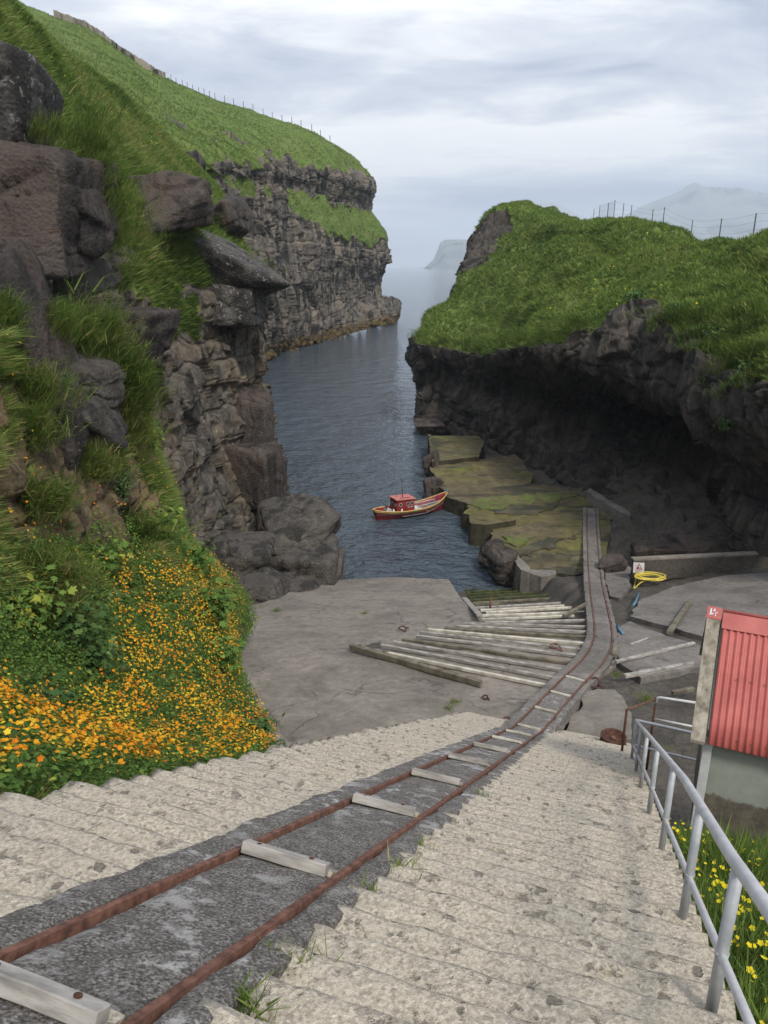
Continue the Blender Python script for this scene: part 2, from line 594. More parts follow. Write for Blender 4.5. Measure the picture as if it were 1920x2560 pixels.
def apron_material(name, lo, hi, sc=1.0, crack=0.6, moss=0.0):
    m, nt, b, pos = new_mat(name, 0.93, 0.2)
    big = noise(nt, pos, 0.35 * sc, 5, 0.65, 0.6)
    med = noise(nt, pos, 3.2 * sc, 7, 0.72)
    fine = noise(nt, pos, 24, 4, 0.7)
    col = ramp(nt, med, [(0.3, lo), (0.7, hi)])
    col = mix(nt, fmath(nt, 'MULTIPLY', ramp(nt, big, [(0.38, 1.0), (0.56, 0.0)]), 0.5), col, [x * 0.55 for x in lo])
    col = mix(nt, fmath(nt, 'MULTIPLY', ramp(nt, fine, [(0.55, 0.0), (0.75, 1.0)]), 0.45), col, [min(1, x * 1.5) for x in hi])
    wp = vmath(nt, 'ADD', pos, vmath(nt, 'MULTIPLY', node(nt, 'ShaderNodeTexNoise', inp={'Vector': pos, 'Scale': 0.9, 'Detail': 5.0}).outputs[1], (2.2, 2.2, 0.0)))
    ck = ramp(nt, voro(nt, scaled(nt, wp, (1, 1, 0)), 0.22, 'DISTANCE_TO_EDGE'), [(0.0, 1.0), (0.012, 0.0)])
    ck = fmath(nt, 'MULTIPLY', ck, ramp(nt, noise(nt, pos, 0.5, 2), [(0.4, 0.0), (0.55, 1.0)]))
    col = mix(nt, fmath(nt, 'MULTIPLY', ck, crack), col, (0.045, 0.042, 0.034))
    if moss:
        mm = ramp(nt, noise(nt, vmath(nt, 'ADD', pos, (4, 4, 4)), 1.1, 7, 0.75), [(0.60, 0.0), (0.68, moss)])
        col = mix(nt, mm, col, (0.085, 0.10, 0.035))
    h = fmath(nt, 'SUBTRACT', fmath(nt, 'ADD', fmath(nt, 'MULTIPLY', fine, 0.5), med), ck)
    setc(nt, b, col, bump(nt, h, 0.7, 0.035))
    return m


def quay_material():
    m, nt, b, pos = new_mat('algae_covered_concrete', 0.9, 0.25)
    med = noise(nt, pos, 1.1, 7, 0.7, 0.4)
    big = noise(nt, scaled(nt, pos, (0.7, 1.3, 1)), 0.16, 4, 0.6, 0.8)
    col = ramp(nt, med, [(0.3, (0.066, 0.052, 0.030)), (0.5, (0.115, 0.094, 0.052)), (0.7, (0.175, 0.148, 0.088))])
    col = mix(nt, ramp(nt, big, [(0.47, 0.0), (0.60, 0.8)]), col, ramp(nt, med, [(0.35, (0.085, 0.078, 0.026)), (0.65, (0.165, 0.155, 0.045))]))
    gr = ramp(nt, noise(nt, scaled(nt, vmath(nt, 'ADD', pos, (9, 20, 0)), (0.5, 1.5, 1)), 0.21, 5, 0.6, 0.5), [(0.585, 0.0), (0.63, 1.0)])
    col = mix(nt, gr, col, ramp(nt, med, [(0.35, (0.05, 0.085, 0.012)), (0.6, (0.13, 0.20, 0.02))]))
    dk = ramp(nt, noise(nt, scaled(nt, vmath(nt, 'ADD', pos, (3, 2, 0)), (0.6, 1.4, 1)), 0.30, 5, 0.6, 0.7), [(0.52, 0.0), (0.60, 0.8)])
    col = mix(nt, dk, col, (0.032, 0.034, 0.026))
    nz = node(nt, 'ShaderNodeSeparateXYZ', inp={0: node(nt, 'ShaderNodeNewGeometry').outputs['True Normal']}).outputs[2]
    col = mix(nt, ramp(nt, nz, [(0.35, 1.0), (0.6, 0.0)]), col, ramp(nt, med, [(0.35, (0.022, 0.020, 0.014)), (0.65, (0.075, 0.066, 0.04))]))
    setc(nt, b, col, bump(nt, noise(nt, pos, 5, 7, 0.7), 0.7, 0.08))
    return m


M['step'] = step_material()
M['bed'] = bed_material()
M['apron'] = apron_material('grey_concrete', (0.170, 0.148, 0.122), (0.300, 0.265, 0.222), 1.0, 0.6, 0.4)
M['apron2'] = apron_material('dark_concrete', (0.136, 0.122, 0.107), (0.264, 0.237, 0.208), 1.3, 0.6, 0.3)
M['shore'] = apron_material('wet_gravel_and_rock', (0.049, 0.043, 0.035), (0.132, 0.116, 0.095), 2.0, 0.3, 0.6)
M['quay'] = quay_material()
M['rust'] = simple('rusty_steel', (0.085, 0.040, 0.028), (0.215, 0.105, 0.070), 14, 0.85, 0.6, 0.006, 0.3)
M['rust_dark'] = simple('dark_rust', (0.035, 0.018, 0.014), (0.12, 0.05, 0.03), 14, 0.85, 0.5, 0.005)
M['galv'] = simple('galvanised_steel', (0.32, 0.335, 0.345), (0.48, 0.49, 0.495), 5, 0.5, 0.15, 0.003, 0.5, 0.25)
M['galv_worn'] = simple('worn_galvanised_rail', (0.46, 0.455, 0.445), (0.60, 0.59, 0.57), 5, 0.55, 0.2, 0.003, 0.5, 0.15)
M['wood_grey'] = simple('weathered_grey_wood', (0.17, 0.155, 0.135), (0.42, 0.39, 0.345), 2.5, 0.9, 0.5, 0.01, ani=(1, 1, 5))
M['wood_pale'] = simple('pale_timber', (0.33, 0.30, 0.24), (0.62, 0.58, 0.48), 2.5, 0.9, 0.5, 0.01)
M['wood_brown'] = simple('brown_timber', (0.085, 0.072, 0.05), (0.21, 0.185, 0.135), 2.5, 0.9, 0.5, 0.01)
M['wood_green'] = simple('slimy_timber', (0.022, 0.030, 0.012), (0.085, 0.095, 0.03), 2.5, 0.8, 0.5, 0.01)
M['wood_board'] = simple('mossy_barge_board', (0.14, 0.12, 0.085), (0.38, 0.34, 0.27), 5, 0.9, 0.5, 0.008, ani=(1.5, 1.5, 0.5))
M['roof'] = simple('red_painted_iron', (0.36, 0.085, 0.072), (0.47, 0.130, 0.108), 2.2, 0.55, 0.15, 0.004, 0.4)
M['white'] = simple('white_paint', (0.50, 0.51, 0.50), (0.68, 0.68, 0.66), 4, 0.6, 0.1, 0.003)
M['black'] = simple('black', (0.012, 0.012, 0.012), (0.03, 0.03, 0.03), 5, 0.6, 0.1, 0.003)
M['hose'] = simple('yellow_hose', (0.50, 0.38, 0.05), (0.72, 0.60, 0.12), 6, 0.5, 0.1, 0.003)
M['blue'] = simple('blue_rope', (0.05, 0.16, 0.26), (0.12, 0.28, 0.40), 6, 0.7, 0.1, 0.003)
M['red_sign'] = simple('red_print', (0.42, 0.03, 0.03), (0.5, 0.05, 0.05), 5, 0.5, 0.0, 0.001)
M['hull'] = simple('dark_red_hull', (0.16, 0.012, 0.016), (0.23, 0.022, 0.025), 3, 0.35, 0.1, 0.01, 0.5)
M['cabin'] = simple('red_cabin_paint', (0.20, 0.022, 0.020), (0.27, 0.035, 0.03), 3, 0.45, 0.1, 0.01, 0.4)
M['cabin_roof'] = simple('faded_red_cabin_roof', (0.42, 0.13, 0.11), (0.52, 0.19, 0.16), 3, 0.6, 0.1, 0.01, 0.4)
M['varnish'] = simple('varnished_gunwale', (0.50, 0.30, 0.085), (0.66, 0.44, 0.15), 3, 0.45, 0.1, 0.01, 0.4)
M['deck'] = simple('pale_deck', (0.34, 0.33, 0.30), (0.52, 0.51, 0.47), 3, 0.7, 0.1, 0.01)
M['inside'] = simple('grey_blue_inside', (0.10, 0.12, 0.14), (0.19, 0.21, 0.23), 3, 0.6, 0.1, 0.01)
M['thwart'] = simple('orange_brown_thwart', (0.34, 0.11, 0.055), (0.46, 0.18, 0.09), 3, 0.6, 0.1, 0.01)
M['fence'] = simple('old_fence_post', (0.05, 0.05, 0.05), (0.11, 0.105, 0.10), 6, 0.9, 0.2, 0.01)


def plaster_material():
    m, nt, b, pos = new_mat('grey_green_plaster', 0.9, 0.2)
    med = noise(nt, pos, 2.5, 6, 0.65)
    col = ramp(nt, med, [(0.3, (0.26, 0.28, 0.235)), (0.7, (0.35, 0.37, 0.315))])
    zz = node(nt, 'ShaderNodeSeparateXYZ', inp={0: pos}).outputs[2]
    e = fmath(nt, 'ADD', fmath(nt, 'SUBTRACT', 12.22, zz), fmath(nt, 'MULTIPLY', fmath(nt, 'SUBTRACT', noise(nt, pos, 2.6, 6, 0.7), 0.5), 0.5))
    stain = ramp(nt, e, [(0.0, 0.0), (0.05, 0.85)])
    col = mix(nt, stain, col, ramp(nt, noise(nt, pos, 6, 5, 0.7), [(0.35, (0.065, 0.048, 0.034)), (0.65, (0.17, 0.135, 0.10))]))
    spots = ramp(nt, noise(nt, pos, 11, 5, 0.7), [(0.66, 0.0), (0.7, 0.8)])
    col = mix(nt, spots, col, (0.10, 0.095, 0.08))
    setc(nt, b, col, bump(nt, noise(nt, pos, 18, 5), 0.25, 0.01))
    return m


def water_material():
    m, nt, b, pos = new_mat('sea_water', 0.07, 0.5)
    setc(nt, b, ramp(nt, noise(nt, pos, 0.012, 3), [(0.3, (0.050, 0.066, 0.082)), (0.7, (0.062, 0.085, 0.102))]))
    b.inputs['IOR'].default_value = 1.33
    p1 = scaled(nt, pos, (0.7, 1.0, 1.0))
    h = fmath(nt, 'ADD', noise(nt, p1, 1.7, 3, 0.55, 0.7), fmath(nt, 'MULTIPLY', noise(nt, pos, 0.32, 3, 0.5), 2.2))
    h = fmath(nt, 'ADD', h, fmath(nt, 'MULTIPLY', noise(nt, pos, 5.5, 2, 0.5), 0.16))
    nt.links.new(bump(nt, h, 1.0, 0.36), b.inputs['Normal'])
    return m


M['plaster'] = plaster_material()


def film_material(name, base, c1, c2, rough):
    m, nt, b, pos = new_mat(name, rough, 0.4)
    med = noise(nt, pos, 1.1, 7, 0.7, 0.4)
    n_ = noise(nt, scaled(nt, pos, (0.7, 1.3, 1)), 0.55, 8, 0.75, 0.6)
    col = ramp(nt, med, [(0.3, [x * 0.65 for x in base]), (0.7, [x * 1.4 for x in base])])
    col = mix(nt, ramp(nt, n_, [(0.43, 0.0), (0.55, 0.9)]), col, ramp(nt, med, [(0.3, c1), (0.7, c2)]))
    setc(nt, b, col, bump(nt, noise(nt, pos, 5, 7, 0.7), 0.7, 0.08))
    return m


M['algae'] = film_material('bright_algae', (0.115, 0.100, 0.046), (0.050, 0.080, 0.014), (0.135, 0.185, 0.024), 0.85)
M['puddle'] = film_material('wet_dark_film', (0.095, 0.082, 0.042), (0.022, 0.024, 0.018), (0.055, 0.055, 0.034), 0.45)
M['water'] = water_material()
M['mountain'] = simple('far_mountain', (0.08, 0.10, 0.09), (0.14, 0.165, 0.14), 0.004, 0.95, 0.3, 20)

# ------------------------------------------------------------------ terrain sheets
def catmull(A, n):
    """resample A (k, ...) to n samples along axis 0; returns samples and the parameter"""
    k = A.shape[0]
    t = np.linspace(0, k - 1, n)
    i = np.clip(np.floor(t).astype(int), 0, k - 2)
    f = (t - i).reshape((-1,) + (1,) * (A.ndim - 1))
    p0, p1, p2, p3 = A[np.maximum(i - 1, 0)], A[i], A[i + 1], A[np.minimum(i + 2, k - 1)]
    m1, m2 = (p2 - p0) * 0.42, (p3 - p1) * 0.42
    f2, f3 = f * f, f * f * f
    return (2 * f3 - 3 * f2 + 1) * p1 + (f3 - 2 * f2 + f) * m1 + (-2 * f3 + 3 * f2) * p2 + (f3 - f2) * m2


def normals(P):
    du = np.gradient(P, axis=0)
    dv = np.gradient(P, axis=1)
    n = np.cross(du, dv)
    return n / np.maximum(np.linalg.norm(n, axis=-1, keepdims=True), 1e-9)


def sheet(name, cols, grass, nu, nv, mat, rock_amp, block, lump, sgn=1, strata=1.4, seed=1, kelp_z=None, moss=0.0, ptsfn=None, gcut=0.0, slope_cut=(0.15, 0.45), relief=0.0, rel_ani=(1, 1, 1)):
    C = np.array(cols, float)
    P = C if ptsfn else at(C[..., 0], C[..., 1], C[..., 2])
    g = np.array(grass, float)
    if g.ndim == 1:
        g = np.repeat(g[None], C.shape[0], 0)
    D = np.concatenate([P, g[..., None]], -1)
    D = catmull(D, nu)
    D = np.swapaxes(catmull(np.swapaxes(D, 0, 1), nv), 0, 1)
    P, g = D[..., :3], D[..., 3]
    n = normals(P) * sgn
    nz = n[..., 2]
    g = g + fbm(P, 0.11 * 3 / block, 4, seed + 3) * 0.60 + fbm(P, 0.9 / block, 3, seed + 33) * 0.22 + gcut
    g = g + (sstep(slope_cut[0], slope_cut[1], nz) - 0.6) * 0.35
    gm = sstep(0.42, 0.58, g)
    rock = 1 - gm
    # rock: ledges, blocks and cracks
    zz = P[..., 2] + fbm(P, 0.12, 3, seed + 40) * 1.6
    lay = zz / strata
    li = np.floor(lay)
    lf = lay - li
    z0 = np.zeros_like(li, dtype=np.int64)
    ra, rb = _h(li.astype(np.int64), z0, z0, seed), _h(li.astype(np.int64) + 1, z0, z0, seed)
    led = ra + (rb - ra) * sstep(0.80, 1.0, lf)
    led = led - 0.30 * np.exp(-((lf - 0.0) / 0.06) ** 2)
    warp = fbm(P, 0.5, 2, seed + 8)[..., None] * 0.15
    f1, f2, cid, tl = cells(P + warp, 1.0 / block, seed + 5, (1, 1, 0.62), True)
    c1 = (cid - 0.5) * 1.0 + tl * 1.5 - 0.18 * np.exp(-((f2 - f1) / 0.04) ** 2)
    f1, f2, cid, tl = cells(P, 2.9 / block, seed + 6, (1, 1, 0.7), True)
    c2 = (cid - 0.5) * 0.9 + tl * 1.3 - 0.15 * np.exp(-((f2 - f1) / 0.06) ** 2)
    rd = 0.75 * (led - 0.5) + 0.55 * c1 + 0.22 * c2 + 0.28 * fbm(P, 0.5 / block, 5, seed + 9)
    gd = fbm(P, 0.16, 3, seed + 14) * 1.1 + fbm(P, 0.75, 4, seed + 15) * 0.42 + 0.25 + relief * fbm(P, 0.062, 3, seed + 18, 0.6, rel_ani)
    disp = rock * rd * rock_amp + gm * gd * lump
    fade = np.ones(disp.shape)
    P2 = P + n * (disp * fade)[..., None]
    kelp = np.zeros(disp.shape)
    if kelp_z is not None:
        kelp = 1 - sstep(kelp_z * 0.6, kelp_z * 1.3, P2[..., 2] + fbm(P, 0.2, 3, seed + 60) * kelp_z * 0.4)
    me = np_mesh(name, P2, grid_faces(nu, nv, sgn < 0), True, {'grass': gm, 'kelp': kelp, 'moss': np.full(disp.shape, moss)})
    o = link(name, me, mat)
    return o, P2, normals(P2) * sgn, gm


# ---- sea
o = link('sea', np_mesh('sea', [(-16500, -300, 0), (16500, -300, 0), (16500, 19300, 0), (-16500, 19300, 0)], [(0, 1, 2, 3)], False), M['water'])
tag(o, 'rippled dark grey-blue sea filling the gorge out to the horizon', kind='structure')

# ---- far headland left of the gorge (columns run from behind its tip towards the viewer)
FH = [
    [(960, 800, 345), (955, 765, 346), (930, 744, 348), (925, 690, 349), (935, 640, 348), (935, 580, 350), (905, 530, 352), (905, 460, 352), (885, 430, 354), (868, 396, 352), (800, 396, 420)],
    [(992, 806, 286), (992, 762, 287), (952, 744, 290), (949, 695, 291), (966, 640, 289), (960, 582, 291), (925, 527, 295), (930, 458, 294), (906, 427, 298), (881, 395, 305), (800, 380, 400)],
    [(905, 826, 246), (905, 790, 250), (885, 745, 253), (884, 685, 254), (895, 630, 253), (890, 575, 255), (868, 512, 260), (872, 447, 259), (862, 412, 266), (845, 372, 292), (740, 362, 400)],
    [(800, 860, 207), (815, 815, 212), (812, 745, 216), (810, 685, 217), (815, 615, 217), (800, 540, 220), (782, 482, 226), (780, 440, 225), (775, 400, 236), (760, 325, 285), (650, 320, 400)],
    [(705, 885, 182), (725, 835, 186), (730, 750, 189), (722, 670, 190), (718, 590, 191), (700, 500, 193), (692, 462, 197), (690, 425, 197), (680, 375, 214), (650, 290, 280), (560, 285, 400)],
    [(628, 930, 150), (645, 860, 152), (645, 770, 154), (640, 680, 156), (632, 600, 158), (620, 500, 160), (602, 446, 164), (600, 410, 165), (570, 345, 190), (520, 245, 280), (440, 240, 390)],
    [(560, 1000, 124), (560, 900, 126), (560, 800, 127), (560, 700, 129), (550, 600, 131), (538, 480, 133), (520, 425, 136), (512, 392, 138), (450, 305, 175), (385, 185, 280), (320, 180, 380)],
    [(430, 1050, 108), (430, 950, 109), (430, 830, 111), (430, 700, 113), (425, 590, 115), (410, 460, 118), (400, 390, 121), (390, 350, 124), (310, 230, 160), (240, 92, 270), (180, 85, 370)],
    [(200, 1050, 98), (200, 950, 99), (200, 830, 100), (200, 700, 102), (190, 560, 105), (170, 420, 109), (160, 330, 113), (150, 280, 117), (100, 140, 155), (75, 24, 250), (20, 15, 350)],
    [(-250, 1050, 92), (-250, 950, 93), (-250, 830, 94), (-250, 700, 96), (-250, 540, 99), (-260, 350, 104), (-260, 240, 108), (-260, 180, 112), (-250, 30, 150), (-230, -80, 240), (-260, -80, 340)],
]
FG = np.array([[0, 0, 0, 0, 0, 0, 0, 0, .6, 1, 1]] * 10, float)
FG[:, 8] = 0.7
FG[:, 6] = 0.25
FG[3:6, 8] = 0.52
FG[1:3, 8] = 0.6
FG[1:4, 5] = (0.95, 0.95, 0.9)
FG[1:4, 6] = (0.5, 0.5, 0.45)
FG[1:3, 4] = (0.25, 0.3)
FG[4, 5:8] = (0.45, 0.3, 0.1)
FG[5, 5:8] = (0.25, 0.2, 0.25)
FG[6:, 6:8] = 0.55
FG[8:, 5:] = 1.0
far_o, farP, farN, farG = sheet('headland', FH, FG, 620, 420, M['cliff_far'], 2.2, 4.5, 0.7, -1, strata=3.2, seed=3, kelp_z=3.2, moss=0.35, relief=2.0)
tag(far_o, 'tall dark basalt headland with grassy top dropping sheer into the sea', kind='structure')

# ---- nearer spur on the left with its rock faces
NS = [
    [(640, 1180, 80), (640, 1080, 81), (620, 1000, 82), (600, 900, 83), (600, 800, 84), (620, 740, 84), (600, 680, 86), (560, 610, 90), (520, 520, 100), (470, 450, 110), (420, 470, 125)],
    [(700, 1300, 57), (706, 1190, 58), (688, 1090, 60), (664, 980, 62), (648, 870, 63), (664, 770, 62), (668, 716, 63), (612, 640, 66), (570, 560, 74), (520, 470, 84), (440, 450, 115)],
    [(650, 1330, 52), (640, 1210, 53), (625, 1090, 54), (606, 970, 55), (598, 865, 56.5), (600, 775, 55), (585, 670, 57), (545, 585, 61), (505, 500, 68), (440, 385, 80), (360, 380, 110)],
    [(590, 1420, 45), (560, 1290, 45.5), (525, 1160, 46), (500, 1020, 47), (490, 920, 48), (490, 800, 49), (475, 640, 51), (445, 545, 54), (395, 420, 62), (335, 275, 75), (260, 270, 105)],
    [(510, 1460, 39), (465, 1310, 39.5), (425, 1160, 40), (395, 1020, 41), (385, 910, 42), (385, 780, 44), (375, 620, 46), (345, 500, 49), (285, 345, 56), (215, 185, 69), (150, 180, 100)],
    [(430, 1490, 33), (380, 1320, 33), (340, 1160, 33.5), (310, 1010, 34), (300, 890, 35), (290, 760, 37), (285, 620, 39), (255, 450, 42), (170, 270, 48), (95, 75, 60), (40, 70, 90)],
    [(340, 1500, 28), (270, 1320, 28), (240, 1160, 28), (220, 1010, 28.5), (210, 890, 29), (205, 760, 30.5), (205, 620, 32), (165, 400, 35), (80, 200, 40), (0, -10, 50), (-60, -10, 80)],
    [(220, 1500, 25), (140, 1320, 25), (100, 1160, 25), (70, 1010, 25), (60, 890, 25.5), (50, 760, 26), (40, 560, 27), (0, 320, 29), (-80, 80, 34), (-180, -160, 42), (-240, -160, 70)],
    [(0, 1500, 23), (-80, 1320, 23), (-120, 1160, 23), (-140, 1010, 23), (-160, 890, 23), (-180, 700, 24), (-200, 480, 25), (-240, 200, 27), (-320, -60, 31), (-420, -320, 38), (-470, -320, 60)],
]
NG = np.array([[0, 0, 0, 0, 0, 0, .55, .9, 1, 1, 1]] * 9, float)
NG[1, 5:8] = (0, .5, .9)
NG[2, 4:8] = (0, 0.0, 0.75, .95)
NG[3, 3:8] = (0.1, .35, .85, .85, .7)
NG[4, 3:8] = (0, .35, .75, .85, .95)
NG[5, 3:8] = (0, 0.1, .2, .55, .95)
NG[6, 2:8] = (.1, .1, .15, .2, .7, 1)
NG[7, 2:8] = (.2, .3, .3, .3, .7, 1)
spur_o, spurP, spurN, spurG = sheet('cliff_spur', NS, NG, 520, 460, M['cliff_near'], 0.85, 2.4, 0.55, -1, strata=1.7, seed=17, moss=0.7, relief=1.6)
tag(spur_o, 'steep grassy spur with brown rock faces above the dark boulders', kind='structure')

# ---- right cliff with the hollow under its brow
RC = [
    [(1075, 1000, 128), (1075, 965, 128), (1085, 935, 129), (1072, 880, 127), (1086, 825, 128), (1150, 735, 140), (1190, 640, 150), (1215, 590, 154), (1290, 516, 152), (1330, 540, 200)],
    [(1044, 1066, 97), (1042, 1000, 98), (1052, 955, 99), (1026, 888, 98), (1044, 832, 99), (1122, 742, 113), (1165, 642, 124), (1188, 592, 130), (1272, 512, 141), (1310, 530, 190)],
    [(1110, 1085, 92), (1118, 1005, 94), (1128, 940, 96), (1124, 890, 93), (1130, 850, 94), (1190, 745, 106), (1230, 645, 118), (1268, 570, 128), (1312, 518, 136), (1350, 530, 190)],
    [(1225, 1115, 81), (1208, 1040, 84), (1225, 965, 87), (1232, 915, 81), (1232, 870, 82), (1275, 765, 95), (1320, 645, 107), (1352, 580, 116), (1382, 540, 124), (1420, 545, 180)],
    [(1310, 1160, 73), (1298, 1075, 77), (1318, 985, 81), (1300, 885, 72), (1305, 850, 72), (1370, 730, 86), (1412, 635, 97), (1440, 588, 105), (1455, 548, 112), (1500, 560, 175)],
    [(1400, 1210, 65.5), (1395, 1115, 71), (1425, 1000, 79), (1412, 910, 64), (1412, 845, 65), (1450, 745, 74), (1490, 645, 85), (1512, 582, 94), (1532, 548, 102), (1580, 560, 170)],
    [(1500, 1255, 59.5), (1500, 1160, 66), (1530, 985, 76), (1520, 935, 57), (1515, 800, 60), (1548, 715, 68), (1570, 645, 77), (1592, 592, 86), (1612, 564, 95), (1660, 575, 165)],
    [(1620, 1290, 55), (1620, 1195, 63), (1640, 970, 74), (1630, 1010, 53), (1612, 800, 56), (1650, 725, 62), (1680, 665, 68), (1712, 622, 77), (1742, 606, 86), (1790, 610, 160)],
    [(1735, 1330, 49), (1740, 1220, 56), (1748, 990, 64), (1738, 1020, 47.5), (1735, 835, 50), (1770, 745, 54), (1800, 685, 60), (1830, 638, 67), (1852, 618, 75), (1900, 615, 150)],
    [(1830, 1375, 44), (1830, 1280, 45.5), (1825, 1190, 47), (1822, 1050, 43.5), (1835, 890, 45), (1868, 775, 48), (1890, 698, 53), (1912, 652, 59), (1932, 628, 65), (1980, 620, 140)],
    [(1970, 1400, 39), (1975, 1300, 39.5), (1968, 1200, 40), (1972, 1050, 38.5), (1980, 905, 40), (1992, 785, 43), (2012, 698, 48), (2032, 655, 53), (2052, 632, 58), (2100, 620, 130)],
    [(2300, 1450, 32), (2300, 1340, 32), (2300, 1200, 32.5), (2300, 1040, 32), (2320, 900, 33), (2340, 780, 36), (2360, 690, 40), (2380, 650, 45), (2400, 630, 50), (2450, 615, 120)],
]
RC = [[(x_, y_ + (0, 0, 0, 0, 0, 0, 6, 14, 20, 30)[j_] * min(1, max(0, (i_ - 2) / 2)), d_) for j_, (x_, y_, d_) in enumerate(c_)] for i_, c_ in enumerate(RC)]
RG = np.array([[0, 0, 0, 0, .75, 1, 1, 1, 1, 1]] * 12, float)
RG[0, 4:8] = (.1, .1, .1, .3)
RG[1, 4:8] = (.55, .75, .1, .25)
RG[2, 3:5] = (.0, .75)
RG[3, 4] = .8
RG[2, 6:8] = (.55, .4)
RG[3, 6] = .5
RG[4, 6] = .8
RG[4, 3:5] = (.05, .85)
RG[5, 4] = .55
RG[6:9, 4] = (.25, .2, .35)
RG[9, 3:5] = (.5, .45)
RG[10, 3:5] = (.45, .4)
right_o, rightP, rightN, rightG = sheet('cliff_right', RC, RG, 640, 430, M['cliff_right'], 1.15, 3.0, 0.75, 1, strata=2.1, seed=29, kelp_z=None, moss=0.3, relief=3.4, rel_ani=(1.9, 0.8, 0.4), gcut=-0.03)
tag(right_o, 'low green-topped cliff with a deep dark hollow under its brow', kind='structure')

# ---- bank of earth and plants beside the stairs
BK = [
    [(620, 1560, 27), (590, 1480, 27.5), (520, 1420, 28), (440, 1340, 28), (400, 1200, 29), (340, 1060, 30), (300, 960, 31)],
    [(575, 1720, 20.2), (565, 1600, 20.6), (520, 1440, 21.2), (440, 1350, 21.5), (390, 1200, 22.5), (320, 1060, 23.5), (280, 930, 25)],
    [(680, 1900, 13.6), (600, 1830, 14.2), (500, 1650, 15.6), (410, 1440, 17), (330, 1270, 18), (265, 1090, 19), (235, 900, 20.5)],
    [(560, 1960, 9.4), (440, 1860, 10.8), (350, 1720, 12.4), (260, 1510, 14), (200, 1310, 15.2), (150, 1110, 16.3), (110, 820, 18)],
    [(300, 2050, 6.6), (230, 1920, 7.9), (140, 1800, 9.4), (85, 1570, 10.8), (40, 1340, 12), (0, 1130, 13), (-40, 850, 14.5)],
    [(-120, 2180, 4.2), (-180, 2000, 5.2), (-240, 1850, 6.4), (-280, 1600, 7.6), (-300, 1340, 8.6), (-330, 1130, 9.5), (-360, 850, 10.5)],
]
BK.append([(*(float(v) for v in project(np.array(p_))), p_[1]) for p_ in ((-3.5, 0.9, 17.5), (-4.2, 1.3, 17.5), (-5.1, 2.0, 17.3), (-5.8, 2.6, 17.7), (-6.3, 3.0, 18.2), (-6.9, 3.5, 18.8), (-7.4, 4.0, 19.8))])
BG = np.array([[1, 1, .9, .8, .6, .55, .6]] * 7, float)
BG[:, 4:] -= 0.06
BG[2, 4:] = (.2, .35, .5)
BG[3, 3:6] = (.6, .15, .35)
BG[4, 3:6] = (.65, .25, .3)
bank_o, bankP, bankN, bankG = sheet('earth_bank', BK, BG, 300, 260, M['bank'], 0.35, 0.9, 0.28, -1, strata=0.6, seed=41, moss=0.6)
tag(bank_o, 'earth bank rising from the left edge of the stairs', kind='structure')


# ---- shore ground: one sheet under aprons, slip, verge and quay
def shore_z(x, y):
    t = x * DT[0] + y * DT[1]
    w = x * DW[0] + y * DW[1]
    base = np.where(y < 40, G(y), np.interp(y, [40, 44, 47, 130], [2.4, 1.2, 0.95, 0.7])) - 0.12
    sl = slip_z(y) - 0.1
    inslip = sstep(10.8, 9.4, x + 0.0 * y) * sstep(27.5, 30.5, y)
    z = base * (1 - inslip) + np.minimum(base, sl) * inslip
    # right of the track it climbs gently towards the hollow
    up = sstep(12, 22, x) * sstep(17, 30, y)
    z = z + up * 0.5 + sstep(15.5, 30, x) * sstep(37, 50, y) * 3.0
    # beyond the quay edge the rock falls away under water
    qe = np.interp(y, [40, 46, 50, 56, 60, 75, 100], [3.5, 7.6, 8.0, 7.2, 5.6, 4.9, 4.6])
    out = sstep(0.2, 1.6, qe - x) * sstep(40, 44, y)
    z = z - out * 5.0
    # left of the platform: under the cliff
    z = np.where((x < -3.5) & (y > 41), z - 5, z)
    # flank of the stairs and the verge with the shed
    wl, wr = -4.4, 0.8
    ramp_z = stair_z(t) - 0.33
    verge = sstep(11.2, 8.6, t)
    k = np.where((w > wl) & (w < wr), 1.0, np.where(w >= wr, verge * sstep(9.5, 4.5, w - wr) * (t < 11.3), 0))
    k = np.where(t < T_END, k, 0)
    drop = np.where(w >= wr, np.minimum((w - wr) * 0.10, 0.35), 0)
    hi = np.maximum(ramp_z - drop, z)
    return z + (hi - z) * k


xs, ys = np.linspace(-16, 34, 301), np.linspace(-4, 112, 465)
X, Y = np.meshgrid(xs, ys, indexing='ij')
Q = np.stack([X, Y, np.zeros_like(X)], -1)
Z = shore_z(X, Y)
rough = np.interp(Y, [0, 30, 36, 60], [0.02, 0.03, 0.14, 0.22]) * (1 + 2.2 * sstep(15, 19, X) * sstep(38, 42, Y))
f1, f2, cid = cells(Q, 0.55, 5)
Z = Z + rough * (fbm(Q, 0.6, 5, 91) * 1.2 + (cid - 0.5) * 1.1) - 0.06
Q[..., 2] = Z
o = link('shore_ground', np_mesh('shore_ground', Q, grid_faces(301, 465), True), M['shore'])
tag(o, 'dark wet gravel and rock of the shore around the slipway', kind='structure')


